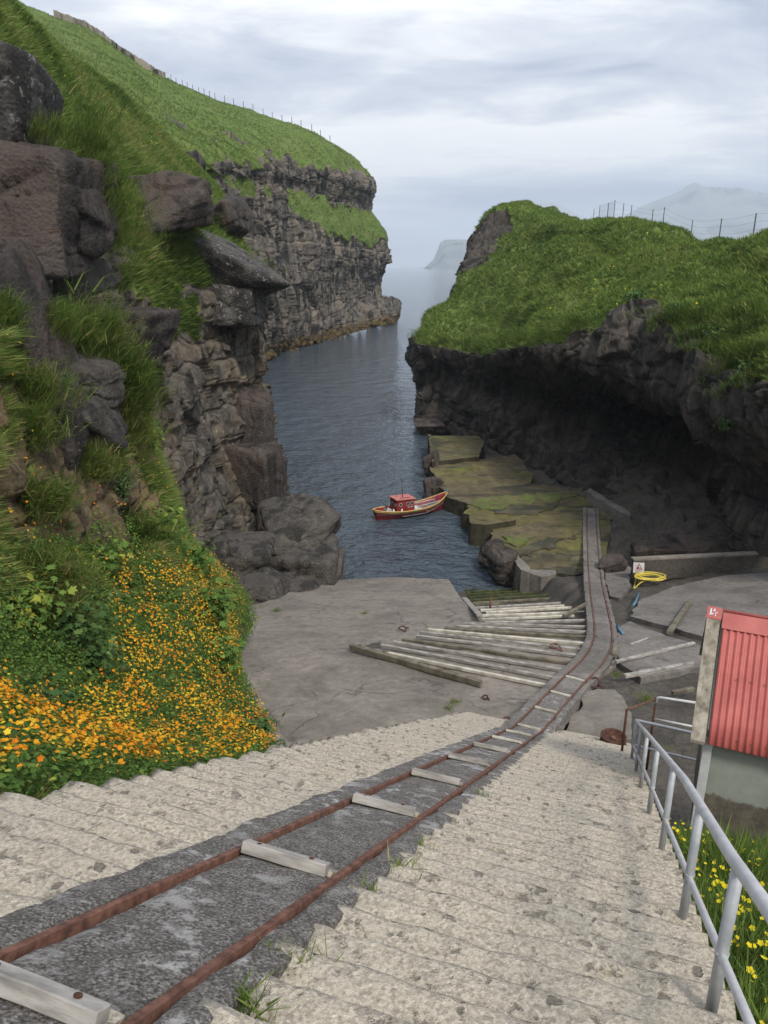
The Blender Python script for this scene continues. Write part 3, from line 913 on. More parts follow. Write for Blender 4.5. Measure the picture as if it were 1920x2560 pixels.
# ---- concrete surfaces
def slab(name, pts, zfn, mat, thick=0.5, cuts=3, jit=0.06, lift=0.0, parent=None, rough=0.02):
    """irregular slab from an outline of x,y corners, draped on zfn"""
    P = np.array(pts, float)
    k = max(3, int(60 / len(P)))
    t = np.linspace(0, 1, k, endpoint=False)
    nxt = np.roll(P, -1, 0)
    E_ = (P[:, None] * (1 - t)[None, :, None] + nxt[:, None] * t[None, :, None]).reshape(-1, 2)
    q = np.concatenate([E_, np.zeros((len(E_), 1))], 1)
    E_ = E_ + np.stack([fbm(q, 0.9, 3, 5), fbm(q + 40, 0.9, 3, 6)], -1) * jit * 3
    bm = bmesh.new()
    vs = [bm.verts.new((x, y, 0)) for x, y in E_]
    f = bm.faces.new(vs)
    if f.normal.z < 0:
        f.normal_flip()
    bm.normal_update()
    if f.normal.z < 0:
        bmesh.ops.reverse_faces(bm, faces=[f])
    bmesh.ops.triangulate(bm, faces=list(bm.faces))
    for _ in range(cuts):
        es = [e for e in bm.edges if e.calc_length() > 0.6]
        if es:
            bmesh.ops.subdivide_edges(bm, edges=es, cuts=1)
    bmesh.ops.triangulate(bm, faces=list(bm.faces))
    bm.verts.ensure_lookup_table()
    co = np.array([v.co[:] for v in bm.verts])
    z = zfn(co[:, 0], co[:, 1]) + lift + fbm(co, 0.7, 4, 77) * rough
    for v, zz in zip(bm.verts, z):
        v.co.z = zz
    bnd = [e for e in bm.edges if e.is_boundary]
    r = bmesh.ops.extrude_edge_only(bm, edges=bnd)
    for v in [g for g in r['geom'] if isinstance(g, bmesh.types.BMVert)]:
        v.co.z -= thick
    me = bpy.data.meshes.new(name)
    bmesh.ops.recalc_face_normals(bm, faces=list(bm.faces))
    bm.to_mesh(me)
    bm.free()
    return link(name, me, mat, parent)


Gx = lambda x, y: G(y)
plat_z = lambda x, y: np.interp(y, [0, 17.5, 26, 31, 36, 42, 46], [7.9, 7.35, 5.9, 4.6, 3.3, 1.75, 1.2])
o = slab('concrete_apron', [(-9, 10), (1.5, 12.5), (5.2, 19.5), (8.3, 23.5), (9.3, 25.6), (8.9, 28.0), (4.5, 30.6), (4.1, 34.8), (3.9, 41.6), (0.5, 42.3), (-4.2, 41.0), (-5.5, 36), (-8, 31), (-12, 22)], plat_z, M['apron'], 2.2, 5, 0.05, rough=0.07)
tag(o, 'broad grey concrete apron sloping from the stairs to the water', kind='structure')
o = slab('slip_floor', [(3.6, 29), (9.4, 26.6), (10.3, 29.5), (9.8, 34), (9.0, 40), (8.6, 46), (3.0, 46)], lambda x, y: slip_z(y), M['shore'], 0.8, 4, 0.06, rough=0.07)
tag(o, 'dark gravel floor of the boat slip under the timbers', kind='structure')


def zx6(L):      # outline read in the photograph, laid on the ground profile
    return [tuple(hit(1400 + a * 0.3134, 1350 + b * 0.3134)[:2]) for a, b in L]


def zx5(L, z=1.3):
    return [tuple(at_z(840 + a * 0.482, 1050 + b * 0.482, z)[:2]) for a, b in L]


right_z = lambda x, y: G(y) + sstep(12, 22, x) * sstep(17, 30, y) * 0.5
for nm, L, mt, lab in (
    ('concrete_slab', [(185, 1230), (300, 1200), (450, 1210), (520, 1290), (575, 1400), (560, 1600), (300, 1640), (0, 1560), (90, 1420), (165, 1380)], 'apron', 'pale concrete slab at the foot of the stairs beside the rails'),
    ('concrete_slab', [(650, 480), (900, 400), (1300, 345), (1700, 330), (1800, 720), (1300, 820), (1070, 760), (850, 690), (560, 615), (600, 540)], 'apron2', 'dark concrete slab in front of the low wall'),
    ('concrete_slab', [(475, 700), (540, 655), (850, 775), (1060, 830), (1300, 900), (1200, 1020), (1000, 1040), (640, 1110), (480, 1000), (455, 880)], 'apron2', 'concrete slab crossed by a thin plank beside the track bend'),
    ('concrete_slab', [(370, 210), (470, 190), (560, 240), (555, 390), (480, 470), (400, 450), (360, 330)], 'apron2', 'small tilted concrete block between the track and the low wall'),
):
    tag(slab(nm, zx6(L), right_z, M[mt], 0.5, 4, 0.05, 0.05, rough=0.04), lab, kind='structure')

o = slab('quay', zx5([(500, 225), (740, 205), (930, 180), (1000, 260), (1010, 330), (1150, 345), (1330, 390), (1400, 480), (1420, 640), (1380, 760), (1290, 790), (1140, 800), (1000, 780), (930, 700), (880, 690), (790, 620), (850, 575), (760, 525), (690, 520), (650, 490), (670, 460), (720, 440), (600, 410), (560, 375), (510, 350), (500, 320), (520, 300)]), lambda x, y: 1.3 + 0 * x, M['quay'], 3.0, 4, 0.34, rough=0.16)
tag(o, 'flat quay of worn concrete stained green and yellow with algae', kind='structure')
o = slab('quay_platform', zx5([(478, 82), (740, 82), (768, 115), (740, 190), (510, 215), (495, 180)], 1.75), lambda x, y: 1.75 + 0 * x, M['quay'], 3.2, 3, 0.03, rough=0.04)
tag(o, 'raised concrete platform at the outer end of the algae-stained quay', kind='structure')


for nm, pl, mt, lab in (
    ('algae_mat', [(700, 425), (800, 395), (950, 388), (1100, 372), (1230, 385), (1180, 410), (1000, 425), (900, 450), (760, 458)], 'algae', 'bright green algae spread over the middle of the quay'),
    ('algae_mat', [(880, 600), (960, 585), (1010, 600), (980, 640), (920, 665), (880, 640)], 'algae', 'green algae patch above the broken wall stub'),
    ('puddle', [(780, 462), (910, 452), (1010, 428), (1170, 418), (1130, 455), (1040, 480), (950, 486), (850, 478)], 'puddle', 'dark shallow puddle beside the bright green algae'),
    ('puddle', [(930, 668), (1010, 645), (1090, 610), (1260, 580), (1200, 620), (1090, 660), (1010, 690), (960, 700)], 'puddle', 'dark wet trace running across the inner quay'),
):
    tag(slab(nm, zx5(pl, 1.45), lambda x, y: 1.335 + 0 * x, M[mt], 0.3, 4, 0.30, 0.06, rough=0.16), lab, kind='structure')

# ---- rocks standing on their own
def ico(sub):
    bm = bmesh.new()
    bmesh.ops.create_icosphere(bm, subdivisions=sub, radius=1.0)
    V = np.array([v.co[:] for v in bm.verts])
    Fc = np.array([[v.index for v in f.verts] for f in bm.faces])
    bm.free()
    return V, Fc


ICO4, ICO3, ICO2 = ico(5), ico(4), ico(2)


def boulder(name, px, py, Yd, wpx, hpx, depth, label, mat, seed, tilt=0.0, rough=0.05, group=None, yaw=0.0):
    """an angular rock of given size in the photograph at distance Yd: a block cut by tilted planes, edges worn round"""
    V, Fc = ICO4
    rs = np.random.default_rng(seed * 7 + 1)
    c = at(px, py, Yd)
    dep = c[1] * CP - (c[2] - EYE) * SP
    sx, sz = wpx / FPX * dep / 2, hpx / FPX * dep / 2
    S = np.array([sx, depth / 2, sz])
    pl, hs = [], []
    for ax in range(3):
        for sg_ in (1, -1):
            nv_ = rs.normal(0, 0.20, 3)
            nv_[ax] += sg_
            pl.append(nv_ / np.linalg.norm(nv_))
            hs.append(rs.uniform(0.88, 1.0))
    for _ in range(9):
        nv_ = rs.normal(0, 1, 3)
        pl.append(nv_ / np.linalg.norm(nv_))
        hs.append(rs.uniform(1.02, 1.36))
    pl, hs = np.array(pl), np.array(hs)
    k = np.maximum(V @ pl.T, 0) / hs
    r = (k ** 22).sum(1) ** (-1 / 22.0)
    u = V * r[:, None]
    q = u * S
    s = min(sx, sz)
    off = seed * 13.7
    f1, f2, cid, tl = cells(u + off, 1.05, seed, (0.8, 0.8, 1.3), True)
    d = tl * 0.13 - 0.11 * np.exp(-((f2 - f1) / 0.035) ** 2)
    d = d + fbm(q + off, 0.7 / s, 5, seed + 2) * rough * 1.5 + fbm(q + off, 3.2 / s, 4, seed + 4) * rough * 0.6
    nrm = u / np.linalg.norm(u, axis=1, keepdims=True)
    q = q + nrm * (d * s)[:, None]
    ct, st = math.cos(tilt), math.sin(tilt)
    q = np.stack([q[:, 0] * ct - q[:, 2] * st, q[:, 1], q[:, 0] * st + q[:, 2] * ct], -1)
    cy, sy = math.cos(yaw), math.sin(yaw)
    q = np.stack([q[:, 0] * cy - q[:, 1] * sy, q[:, 0] * sy + q[:, 1] * cy, q[:, 2]], -1)
    o = link(name, np_mesh(name, q, Fc, True), M[mat])
    o.location = c
    tag(o, label, 'rock', group)
    return o


BL = [
    (740, 1328, 44.5, 180, 110, 6, 'rounded dark boulder topmost on the pile at the water', 'boulder_grey', 0.05),
    (748, 1405, 43.0, 215, 115, 6.5, 'widest cracked boulder in the pile jutting over the water', 'boulder_grey', 0.0),
    (800, 1452, 42.0, 110, 80, 5, 'low boulder at the water corner of the concrete apron', 'boulder_grey', 0.0),
    (600, 1395, 40.0, 145, 110, 4.5, 'boulder with a sloping ridge left in the pile beside the apron', 'boulder_grey', -0.15),
    (642, 1478, 37.2, 150, 95, 4.0, 'smooth domed boulder resting on the apron edge', 'boulder_grey', 0.05),
    (740, 1482, 38.6, 130, 60, 4.0, 'flat boulder wedged under the widest cracked one', 'boulder_grey', 0.08),
    (660, 1195, 52.0, 105, 190, 5, 'tall dark pillar of rock above the boulder pile', 'boulder_dark', 0.05),
    (640, 1060, 54.0, 85, 160, 5, 'dark rounded rock in the cliff above the tall pillar', 'boulder_dark', 0.0),
    (430, 515, 49.5, 200, 125, 6, 'smooth brown rock hump set in the grass slope', 'boulder_dark', 0.1),
    (560, 560, 64.0, 110, 85, 6, 'dark rock face at the shoulder of the grassy spur', 'boulder_dark', 0.5),
    (556, 665, 55.0, 235, 110, 8, 'outcrop streaked white with lichen under the turf', 'boulder_white', -0.55),
    (545, 755, 54.5, 215, 110, 8, 'banded rock under the lichen-streaked outcrop', 'boulder_white', -0.1),
    (122, 500, 24.5, 285, 250, 5, 'huge square brown block with an iron ring', 'boulder_dark', -0.12),
    (80, 640, 23.6, 270, 95, 4.5, 'thick slab lying under the huge brown block', 'boulder_dark', 0.08),
    (40, 270, 25.5, 120, 230, 4, 'upright pale-edged rock leaning on the huge brown block', 'boulder_white', -0.22),
    (212, 700, 26.0, 75, 85, 3, 'small cube of grey rock below the thick slab', 'boulder_grey', 0.1),
    (45, 930, 16.8, 230, 520, 2.0, 'tall leaning grey slab beside the hanging grass', 'boulder_dark', 0.26),
    (238, 1065, 18.0, 120, 150, 2.2, 'blunt grey rock nose beneath a mane of grass', 'boulder_grey', 0.45),
    (222, 940, 18.4, 150, 90, 2.4, 'pale wedge of rock above the blunt grey nose', 'boulder_grey', -0.6),
    (340, 830, 36.5, 130, 110, 4, 'dark ledge of rock at the head of the grassy gully', 'boulder_dark', -0.3),
]
for i, (px, py, Yd, w, h, dep, lab, mt, tl) in enumerate(BL):
    boulder('boulder', px, py, Yd, w, h, dep, lab, mt, i + 3, tilt=tl)

# rocks strewn on the shore right of the track and along the quay foot
for i, (px, py, w, h, lab) in enumerate([
    (1640, 1380, 120, 50, 'low dark rock just behind the end of the concrete wall'),
    (1760, 1370, 170, 70, 'broad dark rock behind the middle of the concrete wall'),
    (1880, 1340, 150, 110, 'dark rock where the wall meets the cliff'),
    (1530, 1412, 60, 40, 'grey rock between the track and the warning sign'),
    (1078, 1066, 80, 34, 'low rock skerry at the seaward end of the quay'),
    (1085, 1218, 50, 50, 'dark rock against the quay edge behind the boat bow'),
    (1078, 1165, 36, 60, 'dark rock at the waterline below the raised platform'),
    (1262, 1415, 70, 90, 'broken rock at the inner corner of the quay'),
    (1232, 1385, 60, 70, 'dark rock against the quay side above the slip'),
]):
    yd = float(hit(px, py + h * 0.4, lambda y: np.interp(y, _gy, _gz))[1]) if px > 1500 else float(at_z(px, py + h * 0.4, 0.2)[1])
    boulder('boulder', px, py, yd, w, h, w / FPX * yd * 0.9, lab, 'boulder_dark', i + 60)

# ---- distant islands
def mountain(name, prof, D, width, label, seed):
    pf = np.array(prof, float)
    u = np.linspace(0, 1, 160)
    px = np.interp(u, np.linspace(0, 1, len(pf)), pf[:, 0])
    py = np.interp(u, np.linspace(0, 1, len(pf)), pf[:, 1])
    top = at(px, py, np.full(160, D))
    v = np.linspace(-1, 1, 41)
    P = np.zeros((160, 41, 3))
    P[..., 0] = top[:, None, 0]
    P[..., 1] = D + v[None] * width
    prof_v = np.clip(1 - np.abs(v), 0, 1) ** 0.8
    P[..., 2] = top[:, None, 2] * prof_v[None] - 5
    P[..., 2] += fbm(P, 6.0 / width, 5, seed) * top[:, None, 2] * 0.10 * np.sin(np.pi * np.clip(prof_v, 0, 1))[None]
    P[..., 1] += fbm(P, 3.0 / width, 3, seed + 4) * width * 0.25
    o = link(name, np_mesh(name, P, grid_faces(160, 41), True), M['mountain'])
    tag(o, label, kind='structure')


mountain('mountain', [(1380, 640), (1440, 600), (1500, 572), (1560, 545), (1610, 515), (1640, 500), (1670, 488), (1712, 465), (1735, 455), (1760, 466), (1800, 470), (1860, 474), (1940, 480), (2050, 500), (2200, 560), (2350, 640)], 8200, 1500, 'pale blue mountain with a blunt peak far across the water', 5)
mountain('mountain', [(1200, 620), (1240, 560), (1280, 522), (1310, 502), (1350, 500), (1390, 510), (1430, 528), (1480, 545), (1540, 575), (1600, 640)], 11500, 1500, 'fainter blue ridge beyond the green cliff top', 9)
mountain('far_headland', [(1068, 664), (1085, 645), (1100, 605), (1112, 598), (1150, 596), (1200, 598), (1260, 605), (1320, 640)], 6000, 700, 'hazy blue headland standing on the sea horizon', 13)

# ------------------------------------------------------------------ stairs: every step a piece of its own
RUN, RISE = 0.30, 0.174


def step_mesh(name, w0, w1, seed, ragged=0.0):
    nw = 20
    prof = [(-0.05, -0.30), (-0.05, 0.004), (0.12, 0.002), (0.262, -0.006), (0.296, -0.022), (0.306, -0.09), (0.300, -0.32)]
    ws = np.linspace(w0, w1, nw)
    V = np.zeros((nw, len(prof), 3))
    for j, (t, z) in enumerate(prof):
        V[:, j, 0], V[:, j, 1], V[:, j, 2] = ws, t, z
    q = V * np.array([1.0, 1.0, 1.0]) + seed * 7.3
    V[:, 1:6, 2] += fbm(q, 2.3, 3, seed)[:, 1:6] * 0.022 + fbm(q, 9.0, 2, seed + 1)[:, 1:6] * 0.009
    V[:, 3:6, 1] += (fbm(q, 3.1, 3, seed + 2)[:, 3:6] * 0.026 + fbm(q, 10, 2, seed + 5)[:, 3:6] * 0.012)
    V[:, 4, 2] += fbm(q, 6.0, 2, seed + 3)[:, 4] * 0.014
    if ragged:
        V[0, :, 0] += ragged * (np.random.default_rng(seed).random() - 0.35)
        V[0, 2:5, 2] -= 0.02
    F_ = grid_faces(nw, len(prof))
    me = np_mesh(name, V, F_, True)
    bm = bmesh.new()
    bm.from_mesh(me)
    bm.verts.ensure_lookup_table()
    k = len(prof)
    bm.faces.new([bm.verts[i] for i in range(k)])
    bm.faces.new([bm.verts[(nw - 1) * k + i] for i in range(k)][::-1])
    bmesh.ops.recalc_face_normals(bm, faces=list(bm.faces))
    bm.to_mesh(me)
    bm.free()
    me.materials.append(M['step'])
    return me


def flight(name, w0, w1, label, ragged, seed):
    root = empty(name, (*wt2xy((w0 + w1) / 2, 0.3), stair_z(0.3)))
    tag(root, label, 'stairs')
    var = [step_mesh('step', w0, w1, seed + k, ragged) for k in range(7)]
    n = int((T_END - 0.3) / RUN)
    for i in range(n):
        t = 0.3 + i * RUN
        o = bpy.data.objects.new('step', var[(i * 3 + i // 5) % 7])
        COL.objects.link(o)
        o.parent = root
        xy = wt2xy(0, t)
        o.matrix_parent_inverse = Matrix.Translation(-root.location)
        o.location = (xy[0], xy[1], stair_z(t) - 0.075 + 0.006 * math.sin(i * 2.3))
        o.rotation_euler = (0, 0, -TH)
    return root


# local step axes: x across (w), y down the flight
flight('stairway', -3.95, -2.40, 'pale worn concrete steps between the orange flowers and the rails', 0.22, 11)
flight('stairway', -1.36, 0.78, 'pale worn concrete steps between the rails and the handrail', 0.0, 31)

# ------------------------------------------------------------------ railway
LR = [(1342, 1120), (1338, 1050), (1325, 950), (1310, 850), (1305, 700), (1300, 560), (1303, 465)]
RR = [(1430, 1130), (1415, 1050), (1395, 950), (1375, 850), (1358, 700), (1350, 560), (1343, 465)]
BEND = [((1330, 1180), (1425, 1190)), ((1290, 1260), (1390, 1260)), ((1230, 1320), (1340, 1320)), ((1160, 1380), (1270, 1390))]
cl = [np.array([*wt2xy(-1.82, t), stair_z(t) + 0.03]) for t in np.arange(0.2, 17.2, 0.8)]
for a, b in BEND[::-1] + list(zip(LR, RR)):
    p = (hit(840 + a[0] * 0.482, 1050 + a[1] * 0.482) + hit(840 + b[0] * 0.482, 1050 + b[1] * 0.482)) / 2
    p[2] = G(p[1]) + 0.12
    cl.append(p)
CL = catmull(np.array(cl), 420)
for _ in range(60):
    CL[1:-1] = CL[1:-1] * 0.5 + (CL[:-2] + CL[2:]) * 0.25
seg = np.linalg.norm(np.diff(CL, axis=0), axis=1)
ARC = np.concatenate([[0], np.cumsum(seg)])


def path_at(s):
    return np.stack([np.interp(s, ARC, CL[:, k]) for k in range(3)], -1)


def path_side(s):
    d = path_at(np.asarray(s) + 0.3) - path_at(np.asarray(s) - 0.3)
    d[..., 2] = 0
    d /= np.linalg.norm(d, axis=-1, keepdims=True)
    return np.stack([d[..., 1], -d[..., 0], 0 * d[..., 0]], -1)


def ribbon(name, a, b, z0, z1, mat, parent, ds=0.12, nb=5, amp=0.006, edge=0.0, s0=0.0, s1=None, seed=1, low=None):
    s = np.arange(s0, s1 or ARC[-1], ds)
    C0, Sd = path_at(s), path_side(s)
    bb = np.linspace(a, b, nb)
    prof = [(a, z0)] + [(x, z1) for x in bb] + [(b, z0)]
    V = np.zeros((len(s), len(prof), 3))
    for j, (x, z) in enumerate(prof):
        V[:, j] = C0 + Sd * x
        V[:, j, 2] += z
    V[:, 1:-1, 2] += fbm(V, 1.6, 4, seed)[:, 1:-1] * amp + fbm(V, 7, 2, seed + 1)[:, 1:-1] * amp * 0.6
    if edge:
        V[:, :2] += Sd[:, None] * (fbm(V[:, :2], 1.9, 4, seed + 2)[..., None] * edge)
        V[:, -2:] += Sd[:, None] * (fbm(V[:, -2:], 1.9, 4, seed + 3)[..., None] * edge)
    V[:, 1, 2] -= amp
    V[:, -2, 2] -= amp
    return link(name, np_mesh(name, V, grid_faces(len(s), len(prof), True), False), mat, parent)


trk = empty('rail_track', tuple(CL[0]))
tag(trk, 'rusty narrow rail track running down the stairs to the quay', 'rail track')


def reparent(o, root):
    o.parent = root
    o.matrix_parent_inverse = Matrix.Translation(root.location).inverted()
    return o


S1 = float(np.interp(20.5, CL[:, 0] * DT[0] + CL[:, 1] * DT[1], ARC))
for (sa_, sb_, mt) in ((0.0, S1, 'bed'), (S1 - 0.1, None, 'apron2')):
    reparent(ribbon('bed_kerb', -0.64, -0.385, -0.4, 0.055, M[mt], None, amp=0.014, edge=0.05, seed=3, s0=sa_, s1=sb_), trk)
    reparent(ribbon('bed', -0.315, 0.315, -0.4, 0.042, M[mt], None, nb=9, amp=0.016, edge=0.014, seed=5, s0=sa_, s1=sb_), trk)
    reparent(ribbon('bed_kerb', 0.375, 0.55, -0.4, 0.050, M[mt], None, amp=0.016, edge=0.06, seed=7, s0=sa_, s1=sb_), trk)
    reparent(ribbon('groove', -0.40, 0.40, -0.45, -0.015, M[mt], None, amp=0.004, seed=9, s0=sa_, s1=sb_), trk)
for sx in (-0.352, 0.350):
    reparent(ribbon('rail', sx - 0.021, sx + 0.021, -0.2, 0.068, M['rust'], None, nb=3, amp=0.0015, seed=11), trk)

# wooden cross pieces and their pale footings
def arc_of_t(t):
    return float(np.interp(t, CL[:, 0] * DT[0] + CL[:, 1] * DT[1], ARC))


tie_ts = [1.42] + [3.33 + 1.93 * k for k in range(11)]
for i, t in enumerate(tie_ts):
    s = arc_of_t(t)
    p, sd_ = path_at(s), path_side(s)
    fw = path_at(s + 0.2) - path_at(s - 0.2)
    fw /= np.linalg.norm(fw)
    up = np.cross(sd_, fw)
    up = up if up[2] > 0 else -up
    th = 0.075 if i < 6 else 0.05
    a = p - sd_ * 0.305 + up * (0.045 + th * 0.55)
    b = p + sd_ * 0.285 + up * (0.045 + th * 0.45)
    m = MB().bar(a, b, 0.085, th, up=up, bevel=0.006)
    m.subdiv(1).jitter(0.006, 5, i)
    o = reparent(m.build('sleeper', M['wood_grey'] if i < 6 else M['wood_pale'], None), trk)
    f = MB().bar(p - sd_ * 0.30 + fw * 0.07 + up * 0.045, p + sd_ * 0.31 + fw * 0.075 + up * 0.045, 0.09, 0.035, up=up)
    f.subdiv(2).jitter(0.03, 6, i + 40)
    reparent(f.build('mortar_footing', M['step'], None), trk)
    if i < 3:
        for q in (-0.2, 0.17):
            c = p + sd_ * q + up * (0.045 + th * 1.02)
            reparent(MB().tube([c - up * 0.004, c + up * 0.004], 0.016, 10).build('bolt', M['rust_dark'], None), trk)

# ------------------------------------------------------------------ handrail along the stairs
def pipe(name, pts, r, mat, parent, n=10):
    return reparent(MB().tube(pts, r, n).build(name, mat, None), parent)


POST_T = [1.85, 3.11, 4.43, 6.31, 8.27, 10.41, 12.28, 14.42]
HW = 0.66


def rail_pt(t, h, w=HW):
    return (*wt2xy(w, t), stair_z(t) + h)


def fillet(pts, r=0.12, k=4):
    out = [np.array(pts[0], float)]
    for a, b, c in zip(pts, pts[1:], pts[2:]):
        a, b, c = (np.array(x, float) for x in (a, b, c))
        u, v = a - b, c - b
        ra = min(r, np.linalg.norm(u) / 3)
        rc = min(r, np.linalg.norm(v) / 3)
        p0, p2 = b + u / np.linalg.norm(u) * ra, b + v / np.linalg.norm(v) * rc
        for q in np.linspace(0, 1, k):
            out.append(p0 * (1 - q) ** 2 + b * 2 * q * (1 - q) + p2 * q * q)
    out.append(np.array(pts[-1], float))
    return out


hr = empty('handrail', rail_pt(1.2, 0))
tag(hr, 'grey galvanised pipe handrail along the right side of the stairs', 'handrail')
hh = {1.85: 0.93, 3.11: 0.93, 4.43: 1.0}
xc = lambda w: (*wt2xy(w, 14.55), stair_z(14.42))
corner = np.array(rail_pt(14.5, 1.02))
turn = np.array([*wt2xy(2.6, 14.3), stair_z(14.42) + 1.0])
turn2 = np.array([*wt2xy(2.6, 14.3), stair_z(14.42) + 0.38])
pipe('top_rail', fillet([rail_pt(0.4, 0.90), rail_pt(3.3, 0.925), rail_pt(5.4, 1.02), corner, turn]), 0.033, M['galv_worn'], hr, 12)
pipe('middle_rail', [rail_pt(0.4, 0.37), rail_pt(3.1, 0.38), rail_pt(8.0, 0.41), rail_pt(14.5, 0.41)], 0.022, M['galv_worn'], hr)
pipe('middle_rail', [rail_pt(14.5, 0.41), turn2], 0.022, M['galv_worn'], hr)
for t in POST_T:
    h = 0.92 if t < 4 else (0.97 if t < 5 else 1.01)
    pipe('post', [rail_pt(t, -0.22), rail_pt(t, h)], 0.030, M['galv'], hr)
    c = np.array(rail_pt(t, h * 0.43))
    pipe('joint_collar', [c - (0, 0, 0.012), c + (0, 0, 0.012)], 0.0335, M['galv'], hr)
pipe('post', [turn - (0, 0, 2.4), turn], 0.028, M['galv'], hr)

gr = empty('guard_rail', (*at(1572, 1880, 15.2),))
tag(gr, 'rusty railing with a grey rounded arm at the foot of the handrail', 'railing')
a0, a1 = at(1566, 1862, 14.6), at(1567, 1774, 14.6)
a0[:2] = a1[:2]
b1, b0 = at(1640, 1748, 16.2), at(1636, 1850, 16.2)
b0[:2] = b1[:2]
pipe('post', [a0 - (0, 0, 0.5), a1], 0.028, M['rust_dark'], gr)
pipe('post', [b0 - (0, 0, 0.9), b1], 0.028, M['rust_dark'], gr)
pipe('bar', [a1, b1], 0.026, M['rust'], gr)
e1, e2 = at(1760, 1760, 15.6), at(1760, 1822, 15.6)
pipe('arm', fillet([b1 - (0, 0, 0.12), b1 + (0.03, 0, 0.06), e1], 0.1), 0.034, M['galv_worn'], gr)
b2 = at(1640, 1797, 16.2)
b2[:2] = b1[:2]
pipe('arm', [b2, e2], 0.03, M['galv_worn'], gr)

# ------------------------------------------------------------------ shed
corner0 = at(1759, 1850, 9.5)                      # left end of the near eave
sh = empty('shed', (corner0[0], corner0[1], 11.3))
tag(sh, 'small grey-green plastered shed with a red corrugated iron roof', 'shed')
TS = R(24.5)
n3, d3 = np.array([math.cos(TS), -math.sin(TS), 0]), np.array([math.sin(TS), math.cos(TS), 0])
EZ, RZ, DEP, LEN = corner0[2], corner0[2] + 1.50, 1.42, 4.6
base = np.array([corner0[0], corner0[1], 0])


def sp(a, t, z):
    return base + n3 * a + d3 * t + np.array([0, 0, z])


GZ = 10.9
w = MB()
w.prism([sp(0.04, 0.16, GZ), sp(0.04, 2 * DEP - 0.16, GZ), sp(0.04, 2 * DEP - 0.16, EZ + 0.10), sp(0.04, DEP, RZ - 0.08), sp(0.04, 0.16, EZ + 0.10)], n3 * LEN)
reparent(w.build('wall', M['plaster'], None), sh)
# corrugated sheets
pitch = 0.098


def corrugated(t0, z0, t1, z1, name, a0, a1):
    na = int((a1 - a0) / pitch * 8)
    aa = np.linspace(a0, a1, na)
    nb = 6
    V = np.zeros((na, nb, 3))
    nr = np.array([-(z1 - z0), 0, (t1 - t0)])
    for j in range(nb):
        f = j / (nb - 1)
        for i, a in enumerate(aa):
            c = 0.017 * math.cos(2 * math.pi * a / pitch)
            L = math.hypot(t1 - t0, z1 - z0)
            V[i, j] = sp(a, t0 + (t1 - t0) * f - (z1 - z0) / L * c, z0 + (z1 - z0) * f + (t1 - t0) / L * c)
    me = np_mesh(name, V, grid_faces(na, nb), True)
    o = link(name, me, M['roof'])
    md = o.modifiers.new('thick', 'SOLIDIFY')
    md.thickness = 0.003
    return reparent(o, sh)


rf = corrugated(-0.02, EZ - 0.04, DEP, RZ, 'roof_sheet', 0.06, 1.15)
corrugated(-0.03, EZ - 0.045, DEP, RZ + 0.004, 'roof_sheet', 1.10, 2.6)
corrugated(-0.02, EZ - 0.04, DEP, RZ + 0.001, 'roof_sheet', 2.56, LEN + 0.15)
corrugated(2 * DEP + 0.02, EZ - 0.04, DEP, RZ, 'roof_sheet', 0.06, LEN + 0.15)
cap = MB()
L_ = math.hypot(DEP, RZ - EZ)
ux, uz = DEP / L_, (RZ - EZ) / L_
for q in (1, -1):
    p0 = [(DEP, RZ + 0.032), (DEP - q * ux * 0.30, RZ + 0.030 - uz * 0.30)]
    cap.prism([sp(0.05, *p0[0]), sp(0.05, *p0[1]), sp(0.05, p0[1][0], p0[1][1] + 0.006), sp(0.05, p0[0][0], p0[0][1] + 0.008)], n3 * (LEN + 0.1))
reparent(cap.build('ridge_flashing', M['roof'], None), sh)
reparent(MB().tube([sp(0.05, DEP, RZ + 0.03), sp(LEN + 0.15, DEP, RZ + 0.03)], 0.03, 8).build('ridge_roll', M['roof'], None), sh)
